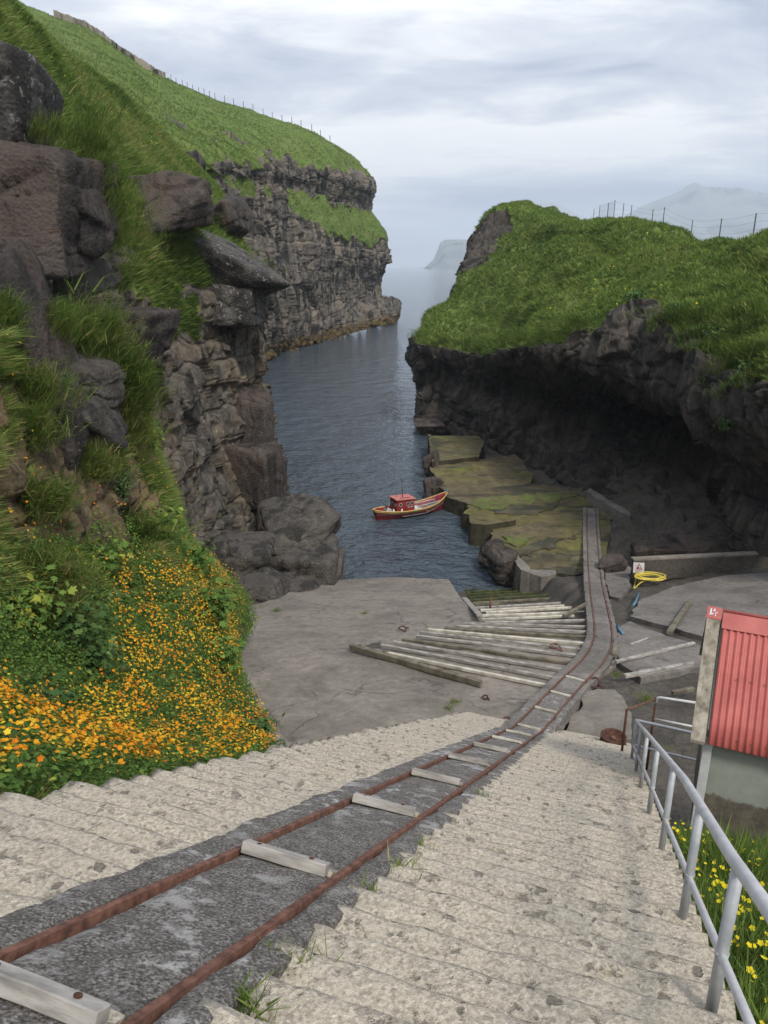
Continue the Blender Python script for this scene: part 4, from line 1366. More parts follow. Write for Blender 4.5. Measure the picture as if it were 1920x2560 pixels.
# barge boards lying on the roof edge, with a red cap at the ridge
for q in (1, -1):
    tq = lambda f: DEP - q * (1 - f) * (DEP + 0.03)
    zq = lambda f: EZ - 0.045 + (RZ - EZ + 0.045) * f
    m = MB()
    lo, hi = sp(-0.18, tq(0.0), zq(0.0) - 0.02), sp(-0.18, tq(0.93), zq(0.93))
    m.prism([lo, hi, hi + np.array((0, 0, 0.05)), lo + np.array((0, 0, 0.05))], n3 * 0.20)
    reparent(m.subdiv(2).jitter(0.006, 3, 3).build('barge_board', M['wood_board'], None), sh)
    m = MB()
    A = [sp(-0.13, tq(0.0), EZ - 0.05), sp(-0.13, tq(1), RZ - 0.02), sp(-0.13, tq(1), RZ - 0.20), sp(-0.13, tq(0.0), EZ - 0.22)]
    m.prism(A, n3 * 0.03)
    reparent(m.build('fascia_board', M['wood_brown'], None), sh)
    c_ = MB()
    lo, hi = sp(-0.19, tq(0.91), zq(0.91)), sp(-0.19, tq(1.0), zq(1.0) + 0.01)
    c_.prism([lo, hi, hi + np.array((0, 0, 0.06)), lo + np.array((0, 0, 0.06))], n3 * 0.22)
    cap_o = reparent(c_.build('gable_cap', M['roof'], None), sh)
    if q == 1:
        pm = MB()
        for (fa, fb, a_, b_) in ((0.93, 0.985, -0.15, -0.12), (0.935, 0.95, -0.13, -0.09), (0.96, 0.985, -0.10, -0.07), (0.925, 0.965, -0.07, -0.055), (0.95, 0.96, -0.06, -0.03)):
            pt = lambda a, f: sp(a, tq(f), zq(f) + 0.064 + 0.01 * (f - 0.91) / 0.09)
            pm.prism([pt(a_, fa), pt(b_, fa + 0.006), pt(b_, fb), pt(a_ + 0.008, fb - 0.004)], (0, 0, 0.004))
        mk = pm.build('paint_mark', M['white'], None)
        mk.parent = cap_o
        mk.matrix_parent_inverse = cap_o.matrix_parent_inverse.copy()
        mk.matrix_parent_inverse = Matrix.Identity(4)
m = MB().box(sp(0.075, 0.13, (GZ + EZ) / 2 + 0.02), (0.13, 0.06, EZ - GZ - 0.1), Matrix.Rotation(-TS, 4, 'Z'), 0.005)
reparent(m.build('corner_board', M['white'], None), sh)
# roofing nails
nail = MB()
nail.bm.free()
nail = MB().tube([(0, 0, 0), (0, 0, 0.008)], 0.011, 6).mesh('nail')
nail.materials.append(M['rust'])
for row in (0.06, 0.50, 0.88):
    for k in range(1, 16):
        a = 0.06 + pitch * (2 * k + (0 if row != 0.5 else 1))
        if a > 2.4:
            continue
        o = bpy.data.objects.new('nail', nail)
        COL.objects.link(o)
        p = sp(a, DEP * row - uz * 0.016, EZ - 0.04 + (RZ - EZ + 0.04) * row + ux * 0.016)
        o.matrix_world = Matrix.Translation(Vector(p)) @ Vector((-(d3 * uz)[0], -(d3 * uz)[1], ux)).to_track_quat('Z', 'Y').to_matrix().to_4x4()
        o.parent = sh
        o.matrix_parent_inverse = Matrix.Translation(sh.location).inverted()

# ------------------------------------------------------------------ slipway timbers
def gz(x, y):
    a = np.maximum(slip_z(y), -9)
    p = plat_z(x, y)
    return np.where(y < 30.2, p, a)


BEAMS = [(40, 440, 812, 662), (262, 472, 1195, 665), (218, 422, 1235, 620), (290, 405, 1295, 575), (345, 388, 1342, 532), (430, 368, 1380, 488), (450, 345, 1398, 450), (492, 330, 1435, 417), (595, 325, 1445, 378), (662, 310, 1452, 347), (715, 295, 1450, 314), (835, 290, 1432, 275), (815, 270, 1360, 247), (808, 248, 1425, 225), (840, 230, 1345, 198), (808, 215, 1305, 187), (780, 200, 1282, 170), (775, 182, 940, 176), (760, 172, 1215, 143), (745, 155, 1210, 122), (735, 135, 1130, 108), (730, 122, 1145, 88), (725, 108, 1070, 80), (722, 92, 1060, 65)]
BM_ = ['wood_brown', 'wood_pale', 'wood_grey', 'wood_grey', 'wood_brown', 'wood_grey', 'wood_grey', 'wood_pale', 'wood_brown', 'wood_grey', 'wood_grey', 'wood_grey', 'wood_pale', 'wood_pale', 'wood_pale', 'wood_pale', 'wood_grey', 'wood_brown', 'wood_brown', 'wood_green', 'wood_green', 'wood_green', 'wood_green', 'wood_green']
BLAB = ['dark brown timber lying apart, highest up the apron', 'pale straight timber next to the dark one lying apart', 'longest grey timber with a dark rotten patch',
        'grey timber in the fan, fourth up from the dark separate one', 'brown timber in the fan beside the two longest grey ones', 'grey timber in the fan whose right half is newer and paler',
        'grey timber in the fan next above the half-renewed one', 'pale timber with a red paint mark in the fan', 'brown timber beside the red-marked one', 'grey spliced timber in the middle of the fan',
        'grey timber where the fan begins to straighten', 'grey timber with its end under the loose diagonal plank', 'pale timber under the loose diagonal plank', 'pale timber touching the top of the diagonal plank',
        'pale short timber above the loose diagonal plank', 'narrow pale timber next to the upright rusty stake', 'grey timber behind the upright rusty stake', 'short brown stub of timber at the apron side',
        'brown timber at the high-tide line of the slip', 'greenish timber at the high-tide line of the slip', 'slimy green timber first below the tide line', 'slimy green timber second below the tide line',
        'slimy dark timber third below the tide line', 'slimy dark timber lapped by the water']
slipfn = lambda y: np.where(np.asarray(y) < 30.2, plat_z(0, y), slip_z(y))
for i, (x0, y0, x1, y1) in enumerate(BEAMS):
    fn = slipfn
    a = hit(860 + x0 * 0.4219, 1440 + y0 * 0.4219, fn)
    b = hit(860 + x1 * 0.4219, 1440 + y1 * 0.4219, fn)
    hgt = 0.12 if i else 0.22
    a[2] += hgt * 0.55 + 0.03
    b[2] += hgt * 0.55 + 0.03
    mid_ = (a + b) / 2
    if i >= 18:
        mid_[2] = max(mid_[2], 0.1)
    sag = float(slipfn(mid_[1])) + hgt * 0.55 + 0.03 - mid_[2]
    m = MB()
    nseg = 8
    L = np.linalg.norm(b - a)
    m.bar(a, b, 0.115 if i else 0.18, hgt, bevel=0.012)
    o = m.subdiv(1).jitter(0.015, 0.8, i + 5).build('slip_timber', M[BM_[i]], None)
    tag(o, BLAB[i], 'timber', 'timbers laid across the boat slip')


def plank(px0, py0, px1, py1, wd, h, mat, label, fn=G, name='plank', lift=0.06, cat='plank'):
    a, b = hit(px0, py0, fn), hit(px1, py1, fn)
    fz = lambda q: max(float(right_z(q[0], q[1])) if q[0] > 9.5 else float(fn(q[1])), -1) + lift + h / 2
    a[2], b[2] = fz(a), fz(b)
    o = MB().bar(a, b, wd, h, bevel=0.01).subdiv(1).jitter(0.012, 0.9, int(px0)).build(name, M[mat], None)
    return tag(o, label, cat)


plank(1408, 1553, 1463, 1537, 0.16, 0.12, 'wood_brown', 'loose plank lying diagonally across two slip timbers', slipfn, lift=0.2)
plank(1160, 1510, 1199, 1557, 0.3, 0.10, 'wood_grey', 'pair of split boards leaning on the apron side of the slip', slipfn, lift=0.3)
plank(1672, 1589, 1724, 1514, 0.22, 0.14, 'wood_brown', 'thick brown timber lying askew in front of the low wall')
plank(1538, 1662, 1735, 1614, 0.13, 0.10, 'wood_grey', 'long thin plank above the mossy one by the shed')
plank(1560, 1698, 1732, 1666, 0.16, 0.12, 'wood_grey', 'mossy plank on the ground beside the shed')
plank(1535, 1648, 1541, 1624, 0.22, 0.16, 'wood_brown', 'short stub of timber beside the track bend')
plank(1680, 1740, 1732, 1730, 0.14, 0.12, 'wood_brown', 'dark plank behind the rounded arm of the railing')
plank(1576, 1616, 1620, 1600, 0.07, 0.06, 'wood_grey', 'thin stick lying above the short timber stub')

st = at_z(860 + 865 * 0.4219, 1440 + 205 * 0.4219, float(slip_z(34.5)))
o = MB().tube([st - np.array((0, 0, 0.2)), st + np.array((0.02, 0, 0.75))], [0.07, 0.05], 7).jitter(0.01, 3, 4).build('stake', M['rust'], None)
tag(o, 'upright rusty iron stake among the slip timbers', 'stake')


def ring(name, px, py, label, r=0.16, fn=G, zoff=0.05, mat='rust_dark', tilt=0.3):
    c = hit(px, py, fn)
    c[2] += zoff + 0.03
    m = MB()
    pts = [(r * math.cos(a), r * math.sin(a), r * 0.25 * math.sin(a * 2 + px)) for a in np.linspace(0, 2 * math.pi, 17)]
    m.tube(pts, 0.028, 6)
    m.tube([(r, 0, 0), (r * 1.6, 0.03, -0.02), (r * 2.1, -0.04, -0.03)], 0.03, 6)
    o = m.build(name, M[mat])
    o.location = c
    o.rotation_euler = (tilt, 0.1, px)
    return tag(o, label, 'mooring ring')


platfn = lambda y: plat_z(0, y)
ring('mooring_ring', 1006, 1576, 'dark iron mooring ring on the bare apron beside the timber fan', fn=platfn)
ring('mooring_ring', 953, 1638, 'rusty ring at the top end of the separate dark timber', fn=platfn, mat='rust')
ring('mooring_ring', 1115, 1681, 'dark ring between the separate dark timber and the pale one', fn=platfn, r=0.12)
ring('mooring_ring', 1390, 1632, 'bright rusty shackle on the timbers near the track bend', fn=platfn, mat='rust', r=0.24, zoff=0.2)
ring('mooring_ring', 1272, 1803, 'rusty ring at the foot of the left stair flight beside the rail', fn=platfn, mat='rust', r=0.13)
ring('mooring_ring', 1212, 1748, 'small dark eyebolt on the apron above the stair foot', fn=platfn, r=0.08)
ring('mooring_ring', 1482, 1711, 'flat iron ring right of the track bend', r=0.2)
rb = at(70 + 55, 592, 22.0)
m = MB().tube([(0, 0, 0.0), (0, 0.0, 0.12), (0.3, 0, 0.16), (0.33, 0.0, 0.02)], 0.02, 6)
o = m.build('iron_ring', M['rust_dark'])
o.location = rb
tag(o, 'thin iron staple on the face of the huge brown block', 'iron ring')

# rusty wheel at the foot of the handrail
wc = np.array([*wt2xy(0.30, 17.6), stair_z(17.6) + 0.12])
wh = empty('rusty_flywheel', tuple(wc))
tag(wh, 'rusty dished iron wheel lying at the foot of the stairs', 'wheel')
m = MB()
prof = [(0.0, 0.06), (0.10, 0.07), (0.14, 0.05), (0.26, 0.05), (0.29, 0.16), (0.33, 0.17), (0.33, 0.13), (0.30, 0.11), (0.30, 0.0), (0.34, -0.02), (0.34, -0.05), (0.0, -0.05)]
V = np.array([[(r * math.cos(a), r * math.sin(a), z) for r, z in prof] for a in np.linspace(0, 2 * math.pi, 33)])
reparent(link('rim', np_mesh('rim', V + wc, grid_faces(33, len(prof)), True), M['rust_dark']), wh)
reparent(MB().tube([wc + (0, 0, 0.05), wc + (0, 0, 0.13)], 0.06, 10).build('hub', M['rust'], None), wh)
m = MB()
for k in range(9):
    c = wc + np.array((-0.15 + 0.06 * k, 0.42 + 0.04 * math.sin(k * 2.1), -0.02 + 0.02 * (k % 2)))
    m.tube([c + np.array((0.04 * math.cos(a), 0.03 * math.sin(a), 0.015 * math.sin(a * 2 + k))) for a in np.linspace(0, 2 * math.pi, 9)], 0.012, 5)
o = m.build('rusty_chain', M['rust'], None)
tag(o, 'short heap of rusty chain behind the iron wheel', 'chain')

# ------------------------------------------------------------------ low wall with the warning sign
wa, wb = hit(1580, 1452), hit(1920, 1444)
wl = empty('low_wall', (wa[0], wa[1], 3.0))
tag(wl, 'low dark concrete wall with a pale coping behind the yellow hose', 'wall')
top_z = float(at(1580, 1402, wa[1])[2])
dirw = (wb - wa)
dirw[2] = 0
dirw /= np.linalg.norm(dirw)
Lw = 17.0
m = MB().bar((wa[0], wa[1] + 0.2, (top_z + 2.4) / 2), (wa[0] + dirw[0] * Lw, wa[1] + 0.2 + dirw[1] * Lw, (top_z + 2.4) / 2), 0.34, top_z - 2.4)
reparent(m.subdiv(3).jitter(0.035, 0.9, 8).build('wall_face', M['shore'], None), wl)
m = MB().box((wa[0] + 0.15, wa[1] - 0.45, top_z - 1.5), (0.42, 0.9, 1.6))
reparent(m.subdiv(2).jitter(0.05, 0.9, 12).build('pier', M['shore'], None), wl)
m = MB().bar((wa[0] - 0.06, wa[1] + 0.22, top_z + 0.035), (wa[0] + dirw[0] * Lw, wa[1] + 0.22 + dirw[1] * Lw, top_z + 0.035), 0.44, 0.10)
reparent(m.subdiv(3).jitter(0.03, 0.9, 9).build('coping', M['apron'], None), wl)

sg = empty('warning_sign', tuple(at(1597, 1434, wa[1] - 0.06)))
tag(sg, 'white square warning sign with a red triangle on the low wall', 'sign')
yS = wa[1] - 0.08
q = lambda px, py, dy=0.0: at(px, py, yS - dy)
m = MB().prism([q(1582.5, 1434), q(1610, 1435), q(1611.5, 1407.5), q(1584, 1406)], (0, 0.02, 0))
reparent(m.build('sign_board', M['white'], None), sg)
m = MB().prism([q(1589, 1423, .004), q(1606.5, 1424, .004), q(1598, 1409, .004)], (0, 0.003, 0))
reparent(m.build('triangle_border', M['red_sign'], None), sg)
m = MB().prism([q(1592, 1421.8, .008), q(1603.6, 1422.4, .008), q(1598, 1412.6, .008)], (0, 0.003, 0))
reparent(m.build('triangle_field', M['white'], None), sg)
m = MB().prism([q(1592.6, 1421.6, .012), q(1597.4, 1421.8, .012), q(1597.6, 1418, .012), q(1596.4, 1416.6, .012), q(1597.2, 1414.6, .012)], (0, 0.003, 0))
reparent(m.build('cliff_pictogram', M['black'], None), sg)
m = MB()
for (x, y, r_) in ((1600, 1420.6, .45), (1601.8, 1421.4, .4), (1599.2, 1418.4, .35)):
    m.prism([q(x - r_ * 2, y + r_ * 2, .012), q(x + r_ * 2, y + r_ * 1.6, .012), q(x, y - r_ * 2, .012)], (0, 0.003, 0))
reparent(m.build('falling_rock_pictogram', M['black'], None), sg)
for row, (xa, xb), mt in ((1426.6, (1588.5, 1603), 'red_sign'), (1430.4, (1590, 1601.5), 'black')):
    m = MB()
    x = xa
    r2 = random.Random(int(row))
    while x < xb:
        wd = r2.uniform(0.45, 0.8)
        m.prism([q(x, row + .75, .006), q(x + wd, row + .75, .006), q(x + wd, row - .75, .006), q(x, row - .75, .006)], (0, 0.002, 0))
        x += wd + 0.35
    reparent(m.build('lettering', M[mt], None), sg)

# yellow hose
hc = hit(1628, 1464)
hc[2] = float(right_z(hc[0], hc[1]))
pts = []
for k in range(150):
    a = k * 0.27
    r = 0.95 - 0.3 * abs(math.sin(k * 0.043)) - 0.12 * math.sin(k * 0.11)
    pts.append((hc[0] + 0.1 * math.sin(k * .05) + r * math.cos(a), hc[1] + 0.35 + r * 0.55 * math.sin(a), hc[2] + 0.16 + 0.0012 * k))
tl = hit(1585, 1481)
hz = lambda p: np.array((p[0], p[1], float(right_z(p[0], p[1])) + 0.14))
lead = [at(1590, 1444, wa[1] - .95), at(1586, 1465, wa[1] - 1.05), hz(hit(1583, 1479)), hz(hit(1590, 1474)), hz(hit(1600, 1466)), hz(hit(1612, 1461))]
lead = [Vector(p) for p in catmull(np.array(lead), 22)]
o = MB().tube(lead + [Vector(p) for p in pts], 0.036, 6).build('garden_hose', M['hose'], None)
tag(o, 'yellow hose heaped in a coil in front of the low wall', 'hose')
o = MB().tube([hz(hit(*p_)) for p_ in ((1597, 1490), (1592, 1502), (1588, 1512), (1583, 1520))], 0.05, 6).jitter(0.05, 2, 3).build('blue_rope', M['blue'], None)
tag(o, 'scrap of blue rope in the crack beside the dark slab', 'rope')
o = MB().tube([hz(hit(*p_)) for p_ in ((1545, 1572), (1546, 1580), (1556, 1590))], 0.05, 6).jitter(0.04, 2, 5).build('blue_rope', M['blue'], None)
tag(o, 'scrap of blue rope next to the slab right of the track bend', 'rope')

# broken concrete remains along the quay
for i, (pl, zt, th, lab) in enumerate([
    ([(690, 505), (760, 528), (930, 508), (935, 520), (770, 545), (700, 535)], 1.75, 2.2, 'thin broken concrete kerb standing on the quay'),
    ([(880, 672), (915, 672), (1005, 760), (1000, 790), (960, 780)], 1.9, 2.2, 'broken concrete wall stub at the inner quay edge'),
    ([(1000, 768), (1140, 780), (1150, 800), (1070, 815), (1000, 795)], 1.6, 1.8, 'fallen concrete block at the head of the slip beside the quay'),
    ([(925, 800), (980, 815), (990, 845), (960, 850), (925, 825)], 0.9, 1.5, 'tilted concrete block half in the water by the slip'),
    ([(870, 700), (905, 700), (960, 770), (930, 790), (880, 740)], 1.0, 2.0, 'sloping concrete remnant below the quay wall stub'),
    ([(1310, 350), (1370, 385), (1530, 480), (1525, 500), (1360, 410), (1300, 370)], 2.1, 1.0, 'low broken kerb at the foot of the hollow'),
    ([(478, 75), (492, 75), (512, 215), (500, 215)], 2.0, 3.0, 'narrow raised kerb along the water side of the platform'),
]):
    o = slab('concrete_block', zx5(pl, zt), (lambda zt: (lambda x, y: zt + 0 * x))(zt), M['quay'] if i in (0, 6) else M['apron2'], th, 2, 0.05, rough=0.08)
    tag(o, lab, 'concrete block')

# ------------------------------------------------------------------ boat
sa, sb = at_z(943, 1300, 0.0), at_z(1106, 1273, 0.0)
bx = (sb - sa)
BLN = float(np.linalg.norm(bx)) + 0.9
yaw = math.atan2(bx[1], bx[0])
boat = empty('fishing_boat', tuple((sa + sb) / 2))
tag(boat, 'small red wooden fishing boat with yellow gunwale and wheelhouse', 'boat')
BR = Matrix.Translation(Vector((sa + sb) / 2)) @ Matrix.Rotation(yaw, 4, 'Z')


def bpart(name, me, mat, parent=boat):
    o = link(name, me, M[mat], parent)
    o.rotation_euler = (0, 0, yaw) if parent is boat else (0, 0, 0)
    return o


ns = 33
ss = np.linspace(-1, 1, ns)              # stern -1, bow +1


def sheer(s):
    return 0.66 + 0.30 * np.clip(-s, 0, 1) ** 2.2 + 0.85 * np.clip(s, 0, 1) ** 2.4


def halfb(s):
    return 0.98 * np.clip(1 - np.abs(s) ** 2.6, 0.0, 1) ** 0.75


def stemx(s, f):     # rake of the ends: f 0 keel, 1 gunwale
    return s * BLN / 2 * (0.86 + 0.14 * f ** 0.8)


rows = np.array([0.0, 0.12, 0.3, 0.5, 0.7, 0.86, 1.0])
Vh = []
for side in (1, -1):
    V = np.zeros((ns, len(rows), 3))
    for j, f in enumerate(rows):
        V[:, j, 0] = stemx(ss, f)
        V[:, j, 1] = side * halfb(ss) * (f ** 0.55 if f else 0)
        V[:, j, 2] = -0.35 + (sheer(ss) + 0.35) * f
    Vh.append(V)
Fh = np.concatenate([grid_faces(ns, len(rows), True), grid_faces(ns, len(rows)) + ns * len(rows)])
hull = bpart('hull', np_mesh('hull', np.concatenate([v.reshape(-1, 3) for v in Vh]), Fh, True), 'hull')
md = hull.modifiers.new('planking', 'SOLIDIFY')
md.thickness, md.offset = 0.035, -1
for side in (1, -1):         # broad yellow strake and capping
    m = MB()
    for (f0, f1, o0) in ((0.80, 1.0, 0.012),):
        V = np.zeros((ns, 2, 3))
        for j, f in enumerate((f0, f1)):
            V[:, j, 0] = stemx(ss, f)
            V[:, j, 1] = side * (halfb(ss) * f ** 0.55 + o0)
            V[:, j, 2] = -0.35 + (sheer(ss) + 0.35) * f
    st_ = bpart('gunwale_strake', np_mesh('strake', V, grid_faces(ns, 2, side > 0), True), 'varnish')
    md = st_.modifiers.new('t', 'SOLIDIFY')
    md.thickness = 0.02
    cap_pts = [(stemx(s, 1.0), side * (halfb(s) - 0.0), sheer(s) + 0.02) for s in ss]
    bpart('gunwale_cap', MB().tube(cap_pts, 0.045, 6).mesh('cap'), 'varnish')
sd_in = np.linspace(-0.93, 0.86, 25)
V = np.array([[(stemx(s, .8), y * halfb(s) * .93, min(sheer(s) - 0.22, 0.5 if s < -0.35 else 0.22 + max(0, s - .3) * 1.0)) for y in np.linspace(-1, 1, 5)] for s in sd_in])
bpart('deck', np_mesh('deck', V, grid_faces(25, 5, True), True), 'inside')
for s in (0.30, 0.5):
    b_ = float(halfb(np.array(s))) * .95
    bpart('thwart', MB().box((stemx(s, .8), 0, 0.42), (0.22, 2 * b_, 0.05)).mesh('thwart'), 'thwart')
bpart('hatch', MB().box((stemx(0.18, .8), 0, 0.40), (0.42, 1.0, 0.36), bevel=0.02).mesh('hatch'), 'deck')
bpart('engine_box', MB().box((stemx(-0.62, .8), 0, 0.66), (0.5, 0.62, 0.34), bevel=0.03).mesh('box'), 'deck')
for y in (-0.5, 0.45):
    bpart('oar', MB().tube([(stemx(0.05, .8), y, 0.78), (stemx(0.72, .8), y * 0.6, 0.92)], 0.035, 6).mesh('oar'), 'deck')
# wheelhouse
cx0, cx1, cw, cz0, cz1 = -1.62, 0.02, 0.62, 0.45, 1.58
m = MB()
m.prism([(cx0, -cw, cz0), (cx1, -cw, cz0), (cx1, -cw, cz1 - 0.02), (cx0, -cw, cz1 + 0.06)], (0, 2 * cw, 0))
house = bpart('wheelhouse', m.mesh('wheelhouse'), 'cabin')
m = MB().prism([(cx0 - 0.10, -cw - 0.10, cz1 + 0.065), (cx1 + 0.10, -cw - 0.10, cz1 - 0.018), (cx1 + 0.10, -cw - 0.10, cz1 + 0.04), (cx0 - 0.10, -cw - 0.10, cz1 + 0.125)], (0, 2 * cw + 0.2, 0))
bpart('house_roof', m.mesh('house_roof'), 'cabin_roof')
for (wx, wy, ax) in ((-0.62, -1, 'y'), (-0.22, -1, 'y'), (-1.3, -1, 'y'), (-0.3, 0, 'x'), (0.3, 0, 'x')):
    if ax == 'y':
        c, nrm = Vector((wx, -cw - 0.004, 1.22)), Vector((0, -1, 0))
    else:
        c, nrm = Vector((cx0 - 0.004, wx, 1.18)), Vector((-1, 0, 0))
    pane = MB().tube([c - nrm * 0.02, c + nrm * 0.012], 0.125, 16).mesh('porthole')
    po = bpart('porthole', pane, 'black')
    e1_, e2_ = (Vector((1, 0, 0)), Vector((0, 0, 1))) if ax == 'y' else (Vector((0, 1, 0)), Vector((0, 0, 1)))
    fr = MB().tube([c + nrm * 0.015 + (e1_ * math.cos(a) + e2_ * math.sin(a)) * 0.14 for a in np.linspace(0, 2 * math.pi, 17)], 0.022, 6).mesh('frame')
    fo = link('porthole_frame', fr, M['deck'], po)
m = MB()
x = -0.62
for k, ch in enumerate('NS 410'):
    wd = 0.062
    if ch != ' ':
        m.box((x + wd / 2, -cw - 0.006, 0.93), (wd * 0.75, 0.006, 0.10))
    x += wd + 0.022
bm_letters = m.mesh('lettering')
for k, y in ((0, -0.2), (1, 0.25)):
    pass
bpart('registration_lettering', bm_letters, 'white')
bpart('mast', MB().tube([(-0.75, 0.05, cz1), (-0.86, 0.05, 3.15)], [0.035, 0.018], 8).mesh('mast'), 'rust_dark')
bpart('masthead_light', MB().tube([(-0.86, 0.05, 3.10), (-0.862, 0.05, 3.22)], [0.05, 0.05], 8).mesh('light'), 'black')
bpart('roof_grab_rail', MB().tube([(-1.2, -0.35, 1.72), (-0.3, -0.35, 1.68)], 0.022, 6).mesh('grab'), 'cabin')
bpart('aerial', MB().tube([(-1.25, 0.2, 1.64), (-1.4, 0.2, 2.2)], 0.014, 6).mesh('aerial'), 'rust_dark')
for (fx, fy) in ((-1.95, -0.62), (-1.3, -0.86)):
    m = MB().tube([(fx, fy, 0.60), (fx, fy, 0.84), (fx, fy, 0.90), (fx, fy, 0.96)], [0.085, 0.095, 0.05, 0.03], 10)
    bpart('float_bottle', m.mesh('float'), 'white')
bpart('fender', MB().tube([(0.25, -0.45, 0.45), (0.25, -0.45, 0.62), (0.25, -0.45, 0.8)], [0.16, 0.2, 0.10], 10).mesh('fender'), 'white')
bpart('winch', MB().tube([(-2.35, -0.1, 0.5), (-2.35, -0.1, 1.0), (-2.35, -0.1, 1.12)], [0.09, 0.06, 0.16], 8).mesh('winch'), 'rust_dark')
hx = BLN / 2
bpart('stem_head', MB().tube([(hx - 0.06, 0, sheer(1.0) - 0.1), (hx + 0.02, 0, sheer(1.0) + 0.22), (hx + 0.04, 0, sheer(1.0) + 0.32)], [0.07, 0.06, 0.045], 7).mesh('stem'), 'blue')
bpart('bow_post', MB().tube([(hx * 0.70, -0.1, 0.5), (hx * 0.70, -0.1, 1.55)], 0.03, 6).mesh('bp'), 'black')

# ------------------------------------------------------------------ fences
def near_top(Pgrid, px, py):
    a, b = project(Pgrid)
    vis = (a - px) ** 2 + (b - py) ** 2
    i = np.unravel_index(np.argmin(vis), vis.shape)
    return Pgrid[i]


def crest(Pg, px, tol=5):
    a, b = project(Pg)
    ok = np.abs(a - px) < tol
    b = np.where(ok, b, 1e9)
    i = np.unravel_index(np.argmin(b), b.shape)
    return Pg[i].copy()


fn_ = empty('ridge_fence', tuple(near_top(rightP[:, 250:], 1700, 610)))
tag(fn_, 'thin post and net fence along the green cliff top', 'fence')
FP = [(863, 118, 75), (897, 118, 70), (935, 122, 62), (970, 140, 68), (1010, 150, 95), (1048, 185, 140), (1140, 218, 168), (1193, 235, 172), (1318, 245, 185), (1443, 248, 168), (1590, 258, 172), (1740, 270, 185)]
tops, bots = [], []
fY = [108, 104, 100, 97, 94, 90, 86, 84, 80, 76, 70, 66]
for (fx, fb, ft), yy in zip(FP, fY):
    px, pb, pt = 1000 + fx * 0.5546, 480 + fb * 0.5546, 480 + ft * 0.5546
    b_ = crest(rightP, px)
    t_ = b_ + np.array((0, 0, (pb - pt) / FPX * b_[1] * 1.02))
    reparent(MB().tube([b_ - np.array((0, 0, 0.9)), t_], 0.055, 5).build('post', M['fence'], None), fn_)
    tops.append(t_)
    bots.append(b_)
reparent(MB().tube([at(1000 + 1352 * .5546, 480 + 250 * .5546, 78), at(1000 + 1352 * .5546, 480 + 220 * .5546, 78)], 0.12, 6).build('rusty_stake', M['rust'], None), fn_)
m = MB()
for i in range(len(tops) - 1):
    for f in (0.95, 0.6, 0.25):
        a_, b_ = bots[i] * (1 - f) + tops[i] * f, bots[i + 1] * (1 - f) + tops[i + 1] * f
        mid_ = (a_ + b_) / 2 - np.array((0, 0, 0.12))
        m.tube([a_, mid_, b_], 0.008, 3, False)
w_ = reparent(m.build('wire', M['fence'], None), fn_)
m = MB()
for i in (1, 2):             # net panels
    for k in range(1, 14):
        f = k / 14
        if i == 2 and k > 12:
            continue
        a_, b_ = bots[i] * (1 - f) + tops[i] * f, bots[i + 1] * (1 - f) + tops[i + 1] * f
        m.tube([a_, b_], 0.005, 3, False)
        a_, b_ = bots[i] * (1 - f) + bots[i + 1] * f, tops[i] * (1 - f) + tops[i + 1] * f
        m.tube([a_, b_], 0.005, 3, False)
reparent(m.build('net', M['fence'], None), fn_)

lf = empty('hill_fence', tuple(at(480, 235, 280)))
tag(lf, 'tiny row of fence posts along the skyline of the far hill', 'fence')
sk = [(150, 58), (213, 87), (284, 133), (347, 168), (416, 205), (470, 232), (520, 251), (560, 268), (610, 283), (650, 292), (690, 305), (740, 322), (760, 328), (825, 362)]
SKX, SKY = np.array(sk, float).T
for px in np.concatenate([np.arange(150, 540, 14), np.arange(540, 830, 24)]):
    py = float(np.interp(px, SKX, SKY))
    b_ = crest(farP, px, 3) + np.array((0, -0.5, 0.2))
    hgt = 1.5 if px < 530 else 1.8
    reparent(MB().tube([b_ - np.array((0, 0, 2.5)), b_ + np.array((0, 0, hgt))], 0.10, 4).build('post', M['fence'], None), lf)
wallp = [crest(farP, px, 3) + np.array((0, -1.5, 0.3)) for px in np.arange(145, 420, 8)]
V = []
for p_ in wallp:
    V.append([p_ + np.array(q_) for q_ in ((0, -1.0, -4), (0, -0.8, 0.9), (0, 0.4, 1.2), (0, 0.9, -4))])
V = np.array(V)
V += np.stack([0 * V[..., 0], fbm(V, .4, 3, 3) * .3, fbm(V, .5, 3, 4) * .5], -1)
o = link('stone_dyke', np_mesh('stone_dyke', V, grid_faces(len(V), 4, True), False), M['wood_board'])
tag(o, 'old turf and stone dyke running down the far green hill', 'wall')

# ------------------------------------------------------------------ plants
def scatter(P, N, gm, n, seed, test=None, margin=300, mask_min=0.45):
    """random points on the grassy cells of a sheet that the view can reach"""
    rs = np.random.default_rng(seed)
    a, b, c = P[:-1, :-1], P[1:, :-1], P[:-1, 1:]
    area = np.linalg.norm(np.cross(b - a, c - a), axis=-1)
    m = gm[:-1, :-1]
    px, py = project(a)
    ok = (px > -margin) & (px < 1920 + margin) & (py > -margin) & (py < 2560 + margin) & (m > mask_min)
    view = np.array([0, 0, EYE]) - a
    view /= np.linalg.norm(view, axis=-1, keepdims=True)
    ok &= (view * N[:-1, :-1]).sum(-1) > -0.15
    dist = np.linalg.norm(a - np.array([0, 0, EYE]), axis=-1)
    wgt = area * ok * m / dist ** 0.7
    if test is not None:
        wgt = wgt * test(px, py)
    wgt = wgt.ravel()
    idx = rs.choice(len(wgt), n, p=wgt / wgt.sum())
    i, j = np.unravel_index(idx, m.shape)
    u, v = rs.random((2, n, 1))
    Q = P[i, j] * (1 - u) * (1 - v) + P[i + 1, j] * u * (1 - v) + P[i, j + 1] * (1 - u) * v + P[i + 1, j + 1] * u * v
    return Q, N[i, j], rs


